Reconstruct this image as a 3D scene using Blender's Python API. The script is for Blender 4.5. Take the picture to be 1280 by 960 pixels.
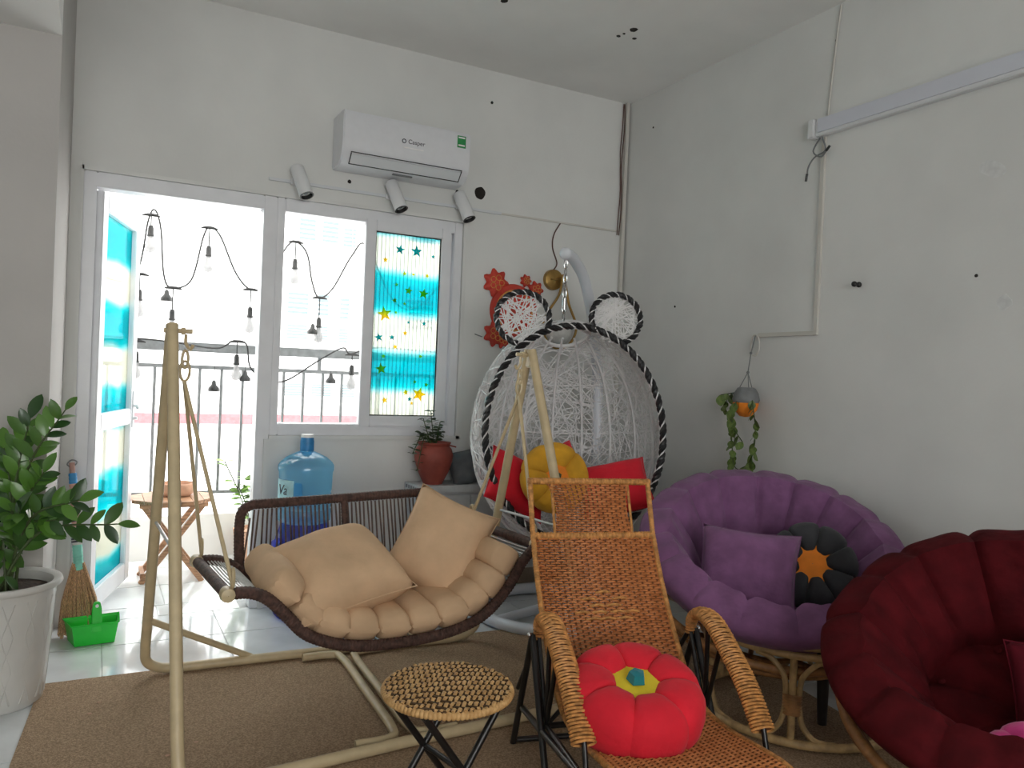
import bpy, bmesh, math, random
from mathutils import Vector, Matrix
for o in list(bpy.data.objects): bpy.data.objects.remove(o)
S = bpy.context.scene
COL = S.collection
V = Vector
PI = math.pi
random.seed(7)
# ------------------------------------------------------------------ camera
CH = 1.245
RM = Matrix(((0.88244395, -0.03312749, -0.46924967), (-0.46854453, 0.02703142, -0.88302623), (0.04193692, 0.99908552, 0.00833201)))
cam = bpy.data.cameras.new('camera'); camo = bpy.data.objects.new('camera', cam); COL.objects.link(camo)
cam.sensor_width = 36; cam.lens = 980 / 1280 * 36; cam.clip_start = .02; cam.clip_end = 300
M4 = RM.to_4x4(); M4.translation = (0, 0, CH); camo.matrix_world = M4
S.camera = camo
# ------------------------------------------------------------------ sky and exposure
wd = bpy.data.worlds.new('sky'); S.world = wd; wd.use_nodes = True
bg = wd.node_tree.nodes['Background']; bg.inputs[0].default_value = (1, 1, .985, 1); bg.inputs[1].default_value = 5.2
S.view_settings.view_transform = 'Standard'; S.view_settings.look = 'None'; S.view_settings.gamma = 1
S.view_settings.use_curve_mapping = False; S.view_settings.exposure = 0.14
def portal(name, loc, rot, sx, sy):
    l = bpy.data.lights.new(name, 'AREA'); l.shape = 'RECTANGLE'; l.size = sx; l.size_y = sy
    l.cycles.is_portal = True
    o = bpy.data.objects.new(name, l); COL.objects.link(o); o.location = loc; o.rotation_euler = rot
portal('balcony_sky_portal', (.9, 4.4, 1.1), (-PI / 2, 0, 0), 2.1, 2.2)
portal('rear_window_portal', (-.2, -4.06, 1.65), (PI / 2, 0, 0), 3.4, 2.1)

# ------------------------------------------------------------------ materials
MATS = {}
def mat(name, col, rough=.6, var=.08, scale=25., bump=0., bscale=150., metal=0., coat=0., sheen=0., trans=0., col2=None, detail=4., spec=.5, stretch=None, alpha=1.):
    if name in MATS: return MATS[name]
    m = bpy.data.materials.new(name); m.use_nodes = True; MATS[name] = m
    nt = m.node_tree; b = nt.nodes['Principled BSDF']
    tc = nt.nodes.new('ShaderNodeTexCoord'); src = tc.outputs['Object']
    if stretch:
        mp = nt.nodes.new('ShaderNodeMapping'); mp.inputs['Scale'].default_value = stretch
        nt.links.new(src, mp.inputs[0]); src = mp.outputs[0]
    n = nt.nodes.new('ShaderNodeTexNoise'); n.inputs['Scale'].default_value = scale; n.inputs['Detail'].default_value = detail
    nt.links.new(src, n.inputs['Vector'])
    r = nt.nodes.new('ShaderNodeValToRGB')
    c2 = col2 or tuple(c * (1 - var * 2) for c in col)
    c1 = col if col2 else tuple(min(1, c * (1 + var)) for c in col)
    r.color_ramp.elements[0].position = .35; r.color_ramp.elements[1].position = .65
    r.color_ramp.elements[0].color = (*c2, 1); r.color_ramp.elements[1].color = (*c1, 1)
    nt.links.new(n.outputs[0], r.inputs[0]); nt.links.new(r.outputs[0], b.inputs['Base Color'])
    b.inputs['Roughness'].default_value = rough; b.inputs['Metallic'].default_value = metal
    b.inputs['Coat Weight'].default_value = coat; b.inputs['Sheen Weight'].default_value = sheen
    b.inputs['Transmission Weight'].default_value = trans; b.inputs['Specular IOR Level'].default_value = spec
    b.inputs['Alpha'].default_value = alpha
    if bump:
        n2 = nt.nodes.new('ShaderNodeTexNoise'); n2.inputs['Scale'].default_value = bscale; n2.inputs['Detail'].default_value = 3
        nt.links.new(src, n2.inputs['Vector'])
        bp = nt.nodes.new('ShaderNodeBump'); bp.inputs['Strength'].default_value = bump; bp.inputs['Distance'].default_value = .01
        nt.links.new(n2.outputs[0], bp.inputs['Height']); nt.links.new(bp.outputs[0], b.inputs['Normal'])
    return m
def film_mat(name, tint, stripes=True):
    # printed window film: sky blue bands over white, ribbed
    m = bpy.data.materials.new(name); m.use_nodes = True; nt = m.node_tree; nt.nodes.clear()
    N = nt.nodes.new; L = nt.links.new
    out = N('ShaderNodeOutputMaterial'); tc = N('ShaderNodeTexCoord'); mp = N('ShaderNodeMapping')
    L(tc.outputs['Object'], mp.inputs[0]); mp.inputs['Scale'].default_value = (1.2, 1.2, 1)
    wv = N('ShaderNodeTexWave'); wv.wave_type = 'BANDS'; wv.bands_direction = 'Z'; wv.inputs['Scale'].default_value = .73
    wv.inputs['Distortion'].default_value = 1.0; wv.inputs['Detail'].default_value = 3; wv.inputs['Detail Scale'].default_value = 2.2; wv.inputs['Phase Offset'].default_value = tint
    L(mp.outputs[0], wv.inputs['Vector'])
    cr = N('ShaderNodeValToRGB'); e = cr.color_ramp.elements
    e[0].position = .3; e[0].color = (.80, .80, .73, 1); e[1].position = .66; e[1].color = (.04, .64, .68, 1)
    k = e.new(.46); k.color = (.52, .78, .79, 1); k = e.new(.9); k.color = (.01, .54, .60, 1)
    L(wv.outputs[0], cr.inputs[0]); c = cr.outputs[0]
    if stripes:
        w2 = N('ShaderNodeTexWave'); w2.wave_type = 'BANDS'; w2.bands_direction = 'X'; w2.inputs['Scale'].default_value = 14
        L(tc.outputs['Object'], w2.inputs['Vector'])
        c2 = N('ShaderNodeValToRGB'); c2.color_ramp.elements[0].color = (.55, .6, .62, 1); c2.color_ramp.elements[1].position = .3; c2.color_ramp.elements[1].color = (1, 1, 1, 1)
        L(w2.outputs[0], c2.inputs[0])
        mx = N('ShaderNodeMix'); mx.data_type = 'RGBA'; mx.blend_type = 'MULTIPLY'; mx.inputs[0].default_value = 1
        L(c, mx.inputs[6]); L(c2.outputs[0], mx.inputs[7]); c = mx.outputs[2]
    tr = N('ShaderNodeBsdfTransparent'); tl = N('ShaderNodeBsdfTranslucent'); L(c, tr.inputs[0]); L(c, tl.inputs[0])
    ms = N('ShaderNodeMixShader'); ms.inputs[0].default_value = .4; L(tr.outputs[0], ms.inputs[1]); L(tl.outputs[0], ms.inputs[2])
    gl = N('ShaderNodeBsdfGlossy'); gl.inputs['Roughness'].default_value = .05
    m2 = N('ShaderNodeMixShader'); m2.inputs[0].default_value = .04; L(ms.outputs[0], m2.inputs[1]); L(gl.outputs[0], m2.inputs[2])
    L(m2.outputs[0], out.inputs[0]); return m
def tint_mat(name, col, tl_w=.3, gloss=.05):
    m = bpy.data.materials.new(name); m.use_nodes = True; nt = m.node_tree; nt.nodes.clear()
    N = nt.nodes.new; L = nt.links.new
    out = N('ShaderNodeOutputMaterial'); tr = N('ShaderNodeBsdfTransparent'); tl = N('ShaderNodeBsdfTranslucent'); gl = N('ShaderNodeBsdfGlossy')
    tr.inputs[0].default_value = (*col, 1); tl.inputs[0].default_value = (*col, 1); gl.inputs['Roughness'].default_value = .08
    a = N('ShaderNodeMixShader'); a.inputs[0].default_value = tl_w; L(tr.outputs[0], a.inputs[1]); L(tl.outputs[0], a.inputs[2])
    b = N('ShaderNodeMixShader'); b.inputs[0].default_value = gloss; L(a.outputs[0], b.inputs[1]); L(gl.outputs[0], b.inputs[2])
    L(b.outputs[0], out.inputs[0]); return m

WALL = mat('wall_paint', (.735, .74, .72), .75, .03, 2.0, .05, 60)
WALLP = mat('warm_darkened_pillar', (.50, .48, .46), .75, .03, 2.0, .05, 60)  # warmer hue than the walls, darkened to offset the rear window's light
CEIL = mat('ceiling_paint', (.88, .88, .86), .8, .03, 1.5)
PVC = mat('white_pvc', (.78, .79, .82), .35, .02, 8)
TILE = mat('white_floor_tile', (.74, .77, .78), .1, .05, 5, coat=.3)
GROUT = mat('tile_grout', (.42, .43, .43), .8)
CARPET = mat('brown_carpet', (.58, .41, .26), .95, .3, 160, .9, 300, col2=(.31, .205, .12))
CREAMST = mat('cream_steel', (.60, .48, .29), .4, .05, 20)
BROWNWRAP = mat('brown_wrapped_cord', (.10, .05, .038), .65, .25, 60, .5, 400)
DARKCORD = mat('dark_brown_cord', (.12, .075, .055), .6, .15, 50)
WHITECORD = mat('pale_cord', (.7, .7, .68), .6)
BEIGE = mat('beige_fabric', (.68, .46, .285), .85, .05, 8, .25, 40, spec=.2)
RATTAN = mat('honey_rattan', (.62, .235, .08), .5, .25, 40, col2=(.42, .14, .04), spec=.3)
RATTANL = mat('honey_rattan_wrap', (.62, .29, .09), .5, .2, 60, spec=.3)
STAVE = mat('dark_rattan_stave', (.20, .075, .025), .6)
STOOLR = mat('straw_rattan', (.68, .42, .18), .5, .25, 50, col2=(.48, .27, .10), spec=.3)
STAVED = mat('shaded_gap_stave', (.09, .045, .015), .7)  # colour darkened so gaps between the stool's strands look shaded
BLACKM = mat('black_metal', (.012, .011, .011), .3, .1, 20)
CHROME = mat('bolt_steel', (.6, .6, .6), .25, metal=1.)
REDF = mat('red_velvet', (.80, .010, .030), .85, .05, 8, .3, 40, sheen=.08)
YELF = mat('yellow_velvet', (.88, .68, .03), .85, .04, sheen=.05)
TEALF = mat('teal_velvet', (.0, .2, .24), .8, sheen=.3)
PURPLE = mat('purple_velvet', (.23, .10, .22), .85, .10, 12, .5, 25, sheen=.12, spec=.2)
MAROON = mat('maroon_velvet', (.085, .005, .008), .9, .15, 12, .5, 25, spec=.15)
BLACKF = mat('charcoal_velvet', (.03, .031, .036), .85, .1, 12, .3, 40, sheen=.1)
ORANGEF = mat('orange_velvet', (.95, .27, .02), .8, .04, sheen=.05)
MUSTARD = mat('mustard_velvet', (.74, .37, .02), .85, .08, 12, .3, 40, sheen=.05)
PINKF = mat('pink_velvet', (.75, .04, .27), .8, .08, 12, .3, 40, sheen=.4)
CANE = mat('pale_cane', (.50, .33, .15), .45, .15, 30)
CANED = mat('brown_cane', (.36, .17, .06), .45, .2, 30)
WHITEST = mat('white_powder_steel', (.74, .77, .82), .3, .01, 5)
WEB = mat('white_resin_strand', (.88, .87, .87), .5, .02)
BLACKW = mat('black_resin_strand', (.015, .015, .017), .4)
GREYF = mat('grey_fabric', (.13, .14, .15), .9, .1, 12, .3, 40)
TERRA = mat('terracotta', (.30, .06, .04), .6, .12, 10, .2, 40)
GREYCAB = mat('grey_laminate', (.56, .58, .59), .45, .03)
SOIL = mat('soil', (.05, .03, .02), .95, .3, 60, .9, 80)
LEAFD = mat('glossy_dark_leaf', (.035, .11, .025), .3, .3, 12, coat=.2, col2=(.02, .06, .018))
def leaf_light_random(m, a, b):
    nt = m.node_tree; oi = nt.nodes.new('ShaderNodeObjectInfo'); mx = nt.nodes.new('ShaderNodeMix'); mx.data_type = 'RGBA'
    nt.links.new(oi.outputs['Random'], mx.inputs[0]); mx.inputs[6].default_value = (*a, 1); mx.inputs[7].default_value = (*b, 1)
    nt.links.new(mx.outputs[2], nt.nodes['Principled BSDF'].inputs['Base Color'])
leaf_light_random(LEAFD, (.018, .06, .015), (.10, .24, .03))  # lighter random greens stand in for window light on and through leaves
LEAFP = mat('variegated_leaf', (.19, .26, .06), .45, .3, 60, col2=(.07, .13, .03))
LEAFS = mat('small_green_leaf', (.07, .12, .05), .5, .3, 20)
LEAFB = mat('pale_green_leaf', (.3, .5, .12), .5, .2, 20)  # pale green of the balcony plant
STEM = mat('green_stem', (.06, .09, .03), .5)
POTW = mat('white_glazed_pot', (.62, .61, .58), .35, .04, 6)
GREENP = mat('green_plastic', (.02, .62, .05), .35, .04, 10)
STRAW = mat('broom_straw', (.66, .40, .23), .8, .3, 60, stretch=(8, 8, .6))
MINT = mat('mint_tape', (.25, .68, .55), .5)
BLUETAPE = mat('blue_tape', (.05, .3, .62), .5)
PINKISH = mat('pink_handle', (.62, .36, .3), .5, .2, 10)
DARKTXT = mat('dark_print', (.03, .03, .05), .6)
WOOD = mat('teak_wood', (.40, .21, .11), .5, .2, 14, stretch=(1, 8, 8))
CLAY = mat('clay_bowl', (.62, .38, .26), .7)
RAILG = mat('grey_rail_paint', (.20, .21, .215), .5)
CONC = mat('white_render', (.86, .85, .82), .8, .02, 3)
FACADE = mat('white_facade', (.78, .78, .78), .8, .01, 2)
PINKB = mat('pink_band', (.42, .12, .13), .8)
FWIN = mat('far_window_glass', (.13, .18, .20), .5)
ACW = mat('air_conditioner_plastic', (.74, .75, .78), .3, .01)
ACG = mat('air_conditioner_louvre', (.66, .68, .70), .3, .01, 3)
GREENL = mat('green_energy_label', (.02, .27, .07), .5)
BLACKP = mat('black_plastic', (.02, .02, .02), .4)
BRASS = mat('brushed_brass', (.42, .26, .08), .35, .1, 20, metal=.75)
OPAL = mat('opal_glass', (.8, .8, .78), .2)
REDD = mat('red_lacquer_paper', (.58, .05, .03), .6, .1, 10)
GOLDD = mat('gold_print', (.7, .32, .08), .5)
LAMPW = mat('white_lamp_body', (.76, .77, .78), .35, .01, 3)
DIFF = mat('frosted_diffuser', (.66, .68, .75), .3, .01, 2)
CONDUIT = mat('white_conduit', (.62, .6, .55), .5, .02, 5)
BROWNC = mat('brown_cable', (.12, .06, .045), .6)
HOLE = mat('dark_hole', (.02, .016, .012), .9)
JUG = tint_mat('blue_jug_plastic', (.52, .80, .95), .35, .08)
JUGD = tint_mat('deep_blue_jug_plastic', (.30, .33, .78), .5, .06)
CAPB = mat('blue_cap', (.04, .25, .55), .4)
JLAB = mat('pale_jug_label', (.5, .8, .88), .5)
GLASSB = tint_mat('clear_bulb_glass', (.50, .50, .50), .45, .12)
CLEAR = tint_mat('clear_glass', (.95, .97, .97), .02, .05)
BARK = mat('dark_wood_leg', (.02, .014, .012), .5)
TAPE = mat('clear_tape_residue', (.72, .73, .72), .3, .05, 40)
SKIRT = mat('beige_skirting', (.42, .32, .23), .5, .15, 10)

# ------------------------------------------------------------------ mesh builder
def frame_of(t):
    t = t.normalized(); a = V((0, 0, 1)) if abs(t.z) < .9 else V((1, 0, 0))
    x = t.cross(a).normalized(); return x, t.cross(x).normalized()
def cr(pts, k=6, closed=False):
    P = [V(p) for p in pts]; n = len(P); out = []
    rng = n if closed else n - 1
    for i in range(rng):
        p1, p2 = P[i], P[(i + 1) % n]
        p0 = P[i - 1] if (closed or i) else p1 * 2 - p2
        p3 = P[(i + 2) % n] if (closed or i + 2 < n) else p2 * 2 - p1
        for j in range(k):
            t = j / k
            out.append(.5 * ((2 * p1) + (p2 - p0) * t + (2 * p0 - 5 * p1 + 4 * p2 - p3) * t * t + (3 * p1 - p0 - 3 * p2 + p3) * t ** 3))
    if not closed: out.append(P[-1])
    return out
class MB:
    def __init__(s): s.v = []; s.f = []
    def grid(s, rows, cu=False, cv=False):
        b = len(s.v); n = len(rows); m = len(rows[0])
        for r in rows: s.v += [V(p) for p in r]
        for i in range(n if cv else n - 1):
            for j in range(m if cu else m - 1):
                a = b + i * m + j; c = b + i * m + (j + 1) % m; d = b + ((i + 1) % n) * m + (j + 1) % m; e = b + ((i + 1) % n) * m + j
                s.f.append((a, c, d, e))
        return b
    def tube(s, pts, r, n=8, closed=False, caps=True, flat=1., up=None):
        P = [V(p) for p in pts]; N = len(P); rows = []; x = None
        for i, p in enumerate(P):
            if closed: t = P[(i + 1) % N] - P[i - 1]
            else: t = P[min(i + 1, N - 1)] - P[max(i - 1, 0)]
            if t.length < 1e-9: t = V((0, 0, 1))
            t.normalize()
            if up is not None:
                x = t.cross(V(up)); x = x.normalized() if x.length > 1e-6 else frame_of(t)[0]
            elif x is None: x = frame_of(t)[0]
            else:
                x = x - t * x.dot(t); x = x.normalized() if x.length > 1e-6 else frame_of(t)[0]
            y = t.cross(x); rr = r[i] if hasattr(r, '__len__') else r
            rows.append([p + x * rr * math.cos(2 * PI * k / n) + y * rr * flat * math.sin(2 * PI * k / n) for k in range(n)])
        b = s.grid(rows, True, closed)
        if caps and not closed:
            s.f.append(tuple(b + k for k in reversed(range(n)))); s.f.append(tuple(b + (N - 1) * n + k for k in range(n)))
        return s
    def wrap(s, pts, r, pitch=.008, n=8, amp=.13, closed=False, flat=1., up=None):
        P = [V(p) for p in pts]
        if closed: P = P + [P[0]]
        L = [0]
        for a, c in zip(P, P[1:]): L.append(L[-1] + (c - a).length)
        m = max(4, int(L[-1] / pitch) * 3); Q = []; R_ = []; j = 0
        for i in range(m + (0 if closed else 1)):
            d = L[-1] * i / m
            while j < len(L) - 2 and L[j + 1] < d: j += 1
            t = (d - L[j]) / max(1e-9, L[j + 1] - L[j]); Q.append(P[j].lerp(P[j + 1], t)); R_.append(r * (1 - amp if i % 3 == 0 else 1))
        return s.tube(Q, R_, n, closed, True, flat, up)
    def box(s, c, d, m=None):
        b = len(s.v); x, y, z = d[0] / 2, d[1] / 2, d[2] / 2
        for i in (-1, 1):
            for j in (-1, 1):
                for k in (-1, 1):
                    p = V((i * x, j * y, k * z)); p = (m @ p if m else p) + V(c); s.v.append(p)
        for q in ((0, 1, 3, 2), (4, 6, 7, 5), (0, 4, 5, 1), (2, 3, 7, 6), (0, 2, 6, 4), (1, 5, 7, 3)): s.f.append(tuple(b + i for i in q))
        return s
    def bb(s, x0, x1, y0, y1, z0, z1): return s.box(((x0 + x1) / 2, (y0 + y1) / 2, (z0 + z1) / 2), (abs(x1 - x0), abs(y1 - y0), abs(z1 - z0)))
    def bar(s, a, c, w, h, up=(0, 0, 1)):
        a = V(a); c = V(c); t = (c - a); l = t.length; t.normalize(); x = t.cross(V(up)); x = x.normalized() if x.length > 1e-6 else frame_of(t)[0]; u = x.cross(t)
        return s.box((a + c) / 2, (w, l, h), Matrix((x, t, u)).transposed())
    def lathe(s, prof, n=24, c=(0, 0, 0), m=None, fn=None):
        c = V(c); rows = []
        for r, z in prof:
            row = []
            for k in range(n):
                a = 2 * PI * k / n; rr = r * (fn(a, z) if fn else 1); p = V((rr * math.cos(a), rr * math.sin(a), z)); row.append((m @ p if m else p) + c)
            rows.append(row)
        s.grid(rows, True); return s
    def ball(s, c, r, n=12, sc=(1, 1, 1)):
        k = n // 2; return s.lathe([(r * max(1e-4, math.sin(PI * i / k)), -r * math.cos(PI * i / k)) for i in range(k + 1)], n, c, Matrix.Diagonal(V(sc)))
    def poly(s, pts, t):
        # flat outline (list of 3D points) extruded by vector t
        b = len(s.v); n = len(pts); t = V(t); s.v += [V(p) for p in pts] + [V(p) + t for p in pts]
        s.f.append(tuple(b + i for i in reversed(range(n)))); s.f.append(tuple(b + n + i for i in range(n)))
        for i in range(n): j = (i + 1) % n; s.f.append((b + i, b + j, b + n + j, b + n + i))
        return s
    def build(s, name, m, parent=None, smooth=True, world=False, kind=None, bevel=0, loc=None):
        me = bpy.data.meshes.new(name); off = V((0, 0, 0)); inv = None
        if parent is None and loc is None:
            xs = [p.x for p in s.v]; ys = [p.y for p in s.v]; off = V(((min(xs) + max(xs)) / 2, (min(ys) + max(ys)) / 2, min(p.z for p in s.v)))
        elif world and parent is not None: inv = world_of(parent).inverted()
        me.from_pydata([(inv @ p if inv else p - off) for p in s.v], [], s.f); me.update()
        bm = bmesh.new(); bm.from_mesh(me); bmesh.ops.recalc_face_normals(bm, faces=bm.faces)
        if bevel: bmesh.ops.bevel(bm, geom=list(bm.edges), offset=bevel, segments=2, affect='EDGES', clamp_overlap=True)
        bm.to_mesh(me); bm.free()
        if smooth:
            me.polygons.foreach_set('use_smooth', [True] * len(me.polygons)); me.set_sharp_from_angle(angle=math.radians(50))
        o = bpy.data.objects.new(name, me); COL.objects.link(o); me.materials.append(m)
        if parent is not None: o.parent = parent
        else: o.location = loc if loc is not None else off
        if kind: o['kind'] = kind
        return o
def world_of(o):
    m = Matrix.LocRotScale(o.location, o.rotation_euler, o.scale)
    return world_of(o.parent) @ m if o.parent else m
def tag(o, label=None, cat=None, group=None, kind=None):
    if label: o['label'] = label
    if cat: o['category'] = cat
    if group: o['group'] = group
    if kind: o['kind'] = kind
    return o
def thing(name, label, cat, loc=(0, 0, 0), rot=(0, 0, 0), group=None, kind=None):
    o = bpy.data.objects.new(name, None); COL.objects.link(o); o.location = loc; o.rotation_euler = rot; o.empty_display_size = .1
    return tag(o, label, cat, group, kind)
def link_copy(src, parent, loc, rot=(0, 0, 0), sc=(1, 1, 1)):
    c = src.copy(); COL.objects.link(c); c.parent = parent; c.location = loc; c.rotation_euler = rot; c.scale = sc; return c
def text(name, s, size, m, mtx, parent, ext=.0006, offset=0., shear=0.):
    cu = bpy.data.curves.new(name, 'FONT'); cu.body = s; cu.size = size; cu.extrude = ext; cu.align_x = 'CENTER'; cu.align_y = 'CENTER'; cu.offset = offset; cu.shear = shear
    t = bpy.data.objects.new(name, cu); COL.objects.link(t); dg = bpy.context.evaluated_depsgraph_get(); me = bpy.data.meshes.new_from_object(t.evaluated_get(dg))
    bpy.data.objects.remove(t); me.materials.clear(); me.materials.append(m); me.transform(mtx)
    o = bpy.data.objects.new(name, me); COL.objects.link(o); o.parent = parent; return o
def pd(x, y, d):
    return V((0, 0, CH)) + RM @ V(((x - 640) / 980 * d, -(y - 480) / 980 * d, -d))

D, XR, ZC = 4.16, 2.983, 3.035
# ------------------------------------------------------------------ room shell
fl = MB().bb(-3, XR, -4, D + .2, -.12, -.004).build('floor', GROUT, smooth=False, kind='structure')
fl_inv = fl
tile0 = None
ny = 0
y = 3.816 + .5
tw = .5
def mk_tile(name, w, d, parent, bev=.002):
    return MB().bb(-w / 2, w / 2, -d / 2, d / 2, -.006, 0).build(name, TILE, parent, smooth=False, bevel=bev)
base_loc = V(fl.location)
xs = [.061 * 1.02 + tw * i for i in range(-6, 6)]
for x0 in xs:
    x1 = min(x0 + tw, XR); xa = max(x0, -3)
    for j in range(-1, 16):
        y1 = min(3.816 - tw * j, 4.19 if x0 > -.2 and x0 < .7 else 4.16); y0 = max(3.816 - tw * (j + 1), -4)
        if y1 - y0 < .02 or x1 - xa < .02: continue
        full = abs(x1 - xa - tw) < 1e-3 and abs(y1 - y0 - tw) < 1e-3
        c = V(((x0 if xa == x0 else xa) + x1, y0 + y1, 0)) / 2
        if full and tile0: o = link_copy(tile0, fl, c - base_loc)
        else:
            o = mk_tile('floor_tile', x1 - xa - .003, y1 - y0 - .003, fl); o.location = c - base_loc
            if full: tile0 = o
for x_ in (-.077, .31): o = mk_tile('floor_tile', .383, .178, fl); o.location = V((x_ + .195, 4.282, 0)) - base_loc
MB().bb(-3, XR + .2, -4, D + .2, ZC, ZC + .15).build('ceiling', CEIL, smooth=False, kind='structure')
MB().bb(XR, XR + .2, -4, D + .2, -.1, ZC).build('wall_right', WALL, smooth=False, kind='structure')
wb = MB()
wb.bb(-3, -.077, D, D + .2, 0, ZC); wb.bb(-.077, 1.85, D, D + .2, 2.125, ZC); wb.bb(1.85, XR, D, D + .2, 0, ZC); wb.bb(.80, 1.85, D, D + .2, 0, .893)
wb.build('wall_back', WALL, smooth=False, kind='structure')
# pillar and beam beside the door
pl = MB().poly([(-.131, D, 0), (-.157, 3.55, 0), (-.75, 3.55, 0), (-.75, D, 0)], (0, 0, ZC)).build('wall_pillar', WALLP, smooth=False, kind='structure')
MB().bb(-.75, -.157, -4, 3.55, 2.50, ZC).build('trim_1', CEIL, smooth=False, kind='structure')
# left wall, and rear wall with a wide window opening behind the camera
wl_ = MB(); wl_.bb(-3.2, -3, -4, D + .2, 0, ZC)
wl_.build('wall_left', WALL, smooth=False, kind='structure')
wr_ = MB(); wr_.bb(-3, -1.9, -4.2, -4, 0, ZC); wr_.bb(1.5, XR, -4.2, -4, 0, ZC); wr_.bb(-1.9, 1.5, -4.2, -4, 0, .6); wr_.bb(-1.9, 1.5, -4.2, -4, 2.7, ZC)
wr_.build('wall_rear', WALL, smooth=False, kind='structure')
MB().bb(XR - .012, XR, -4, D, 0, .09).build('baseboard_right', SKIRT, smooth=False, kind='structure')
MB().bb(1.9, XR - .012, D - .012, D, 0, .09).build('baseboard_back', SKIRT, smooth=False, kind='structure')
# plaster trim round the joinery
tr = MB(); tr.bb(-.085, 1.87, D - .012, D, 2.125, 2.143); tr.bb(-.088, -.077, D - .012, D, 0, 2.143); tr.bb(1.85, 1.872, D - .012, D, .875, 2.125); tr.bb(.80, 1.872, D - .012, D, .872, .893); tr.bb(.775, .80, D - .012, D, 0, .875)
tr.build('trim_2', WALL, smooth=False, kind='structure')
# marks on the ceiling and walls
def mark(name, label, cat, pts, n, m, t=.002, group=None):
    o = MB().poly(pts, V(n) * t).build(name, m, smooth=False); return tag(o, label, cat, group)
def blob(c, u, v, r, n=9, seed=1):
    rd = random.Random(seed); c = V(c); u = V(u); v = V(v)
    return [c + (u * math.cos(2 * PI * i / n) + v * math.sin(2 * PI * i / n)) * r * rd.uniform(.82, 1.12) for i in range(n)]

# ------------------------------------------------------------------ door and window joinery
door = thing('door_1', 'white glazed balcony door standing open outwards', None, (-.02, 4.2, 0), kind='structure')
j = MB(); j.bb(-.077, -.022, 4.165, 4.27, 0, 2.125); j.bb(-.022, .735, 4.165, 4.27, 2.055, 2.125); j.bb(.735, .80, 4.165, 4.27, 0, 2.125)
j.build('door_frame', PVC, door, smooth=False, world=True, bevel=.004)
dang = -math.radians(15.5)
lf = MB(); W_, H0, H1 = .72, .03, 2.045
lf.bb(-.03, .03, 0, .085, H0, H1); lf.bb(-.03, .03, W_ - .085, W_, H0, H1); lf.bb(-.03, .03, .085, W_ - .085, H1 - .085, H1); lf.bb(-.03, .03, .085, W_ - .085, H0, H0 + .10); lf.bb(-.03, .03, .085, W_ - .085, .90, .985)
leaf = lf.build('door_leaf', PVC, door, smooth=False, bevel=.005); leaf.rotation_euler = (0, 0, dang)
FILMD = film_mat('door_film', 1.2, False)
for z0, z1 in ((H0 + .10, .90), (.985, H1 - .085)):
    MB().bb(-.004, .004, .085, W_ - .085, z0, z1).build('glass_pane', FILMD, leaf, smooth=False)
hd = MB(); hd.bb(.03, .036, W_ - .06, W_ - .03, .88, 1.08); hd.tube([(.036, W_ - .045, 1.0), (.075, W_ - .045, 1.0), (.08, W_ - .06, 1.0), (.08, W_ - .16, .995)], .009, 8); hd.tube([(.03, W_ - .045, .93), (.055, W_ - .045, .93)], .009, 8)
hd.build('door_handle', ACG, leaf)
win = thing('window_1', 'white sliding window with a star print film on its closed sash', None, (1.3, 4.2, .893), kind='structure')
j = MB(); j.bb(.80, .842, 4.165, 4.27, .893, 2.125); j.bb(1.80, 1.85, 4.165, 4.27, .893, 2.125); j.bb(.842, 1.80, 4.165, 4.27, 2.058, 2.125); j.bb(.842, 1.80, 4.165, 4.27, .893, .955)
j.build('window_frame', PVC, win, smooth=False, world=True, bevel=.004)
sx0, sx1, sz0, sz1 = 1.272, 1.775, .945, 2.075
sa = MB(); fw = .058
sa.bb(sx0, sx0 + fw, 4.15, 4.19, sz0, sz1); sa.bb(sx1 - fw, sx1, 4.15, 4.19, sz0, sz1); sa.bb(sx0 + fw, sx1 - fw, 4.15, 4.19, sz1 - fw, sz1); sa.bb(sx0 + fw, sx1 - fw, 4.15, 4.19, sz0, sz0 + fw)
sash = sa.build('sash', PVC, win, smooth=False, world=True, bevel=.004)
sa = MB(); sa.bb(sx0 + .03, sx0 + .075, 4.20, 4.24, sz0, sz1); sa.bb(sx1 - .02, sx1 + .025, 4.20, 4.24, sz0, sz1); sa.bb(sx0 + .075, sx1 - .02, 4.20, 4.24, sz1 - fw, sz1); sa.bb(sx0 + .075, sx1 - .02, 4.20, 4.24, sz0, sz0 + fw)
sash2 = sa.build('sash', PVC, win, smooth=False, world=True, bevel=.004)
MB().bb(sx0 + fw, sx1 - fw, 4.216, 4.222, sz0 + fw, sz1 - fw).build('glass_pane', CLEAR, sash2, smooth=False, world=True)
MB().bb(sx0 + fw, sx1 - fw, 4.168, 4.174, sz0 + fw, sz1 - fw).build('film_pane', film_mat('star_film', 4.17), sash, smooth=False, world=True)
g = MB()
for a in ((sx0 + fw, sx0 + fw + .006), (sx1 - fw - .006, sx1 - fw)): g.bb(*a, 4.162, 4.168, sz0 + fw, sz1 - fw)
for a in ((sz0 + fw, sz0 + fw + .006), (sz1 - fw - .006, sz1 - fw)): g.bb(sx0 + fw + .006, sx1 - fw - .006, 4.162, 4.168, *a)
g.build('gasket', BLACKP, sash, smooth=False, world=True)
SY = tint_mat('yellow_star_print', (.9, .68, .05), .4, .03); ST = tint_mat('teal_star_print', (.0, .45, .5), .4, .03)
def star(x, z, r, m, rot=0):
    pts = []
    for i in range(10):
        a = PI / 2 + rot + i * PI / 5; rr = r if i % 2 == 0 else r * .42
        pts.append((x + rr * math.cos(a), 4.1672, z + rr * math.sin(a)))
    MB().poly(pts, (0, .0006, 0)).build('star', m, sash, smooth=False, world=True)
rs = random.Random(3)
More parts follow.
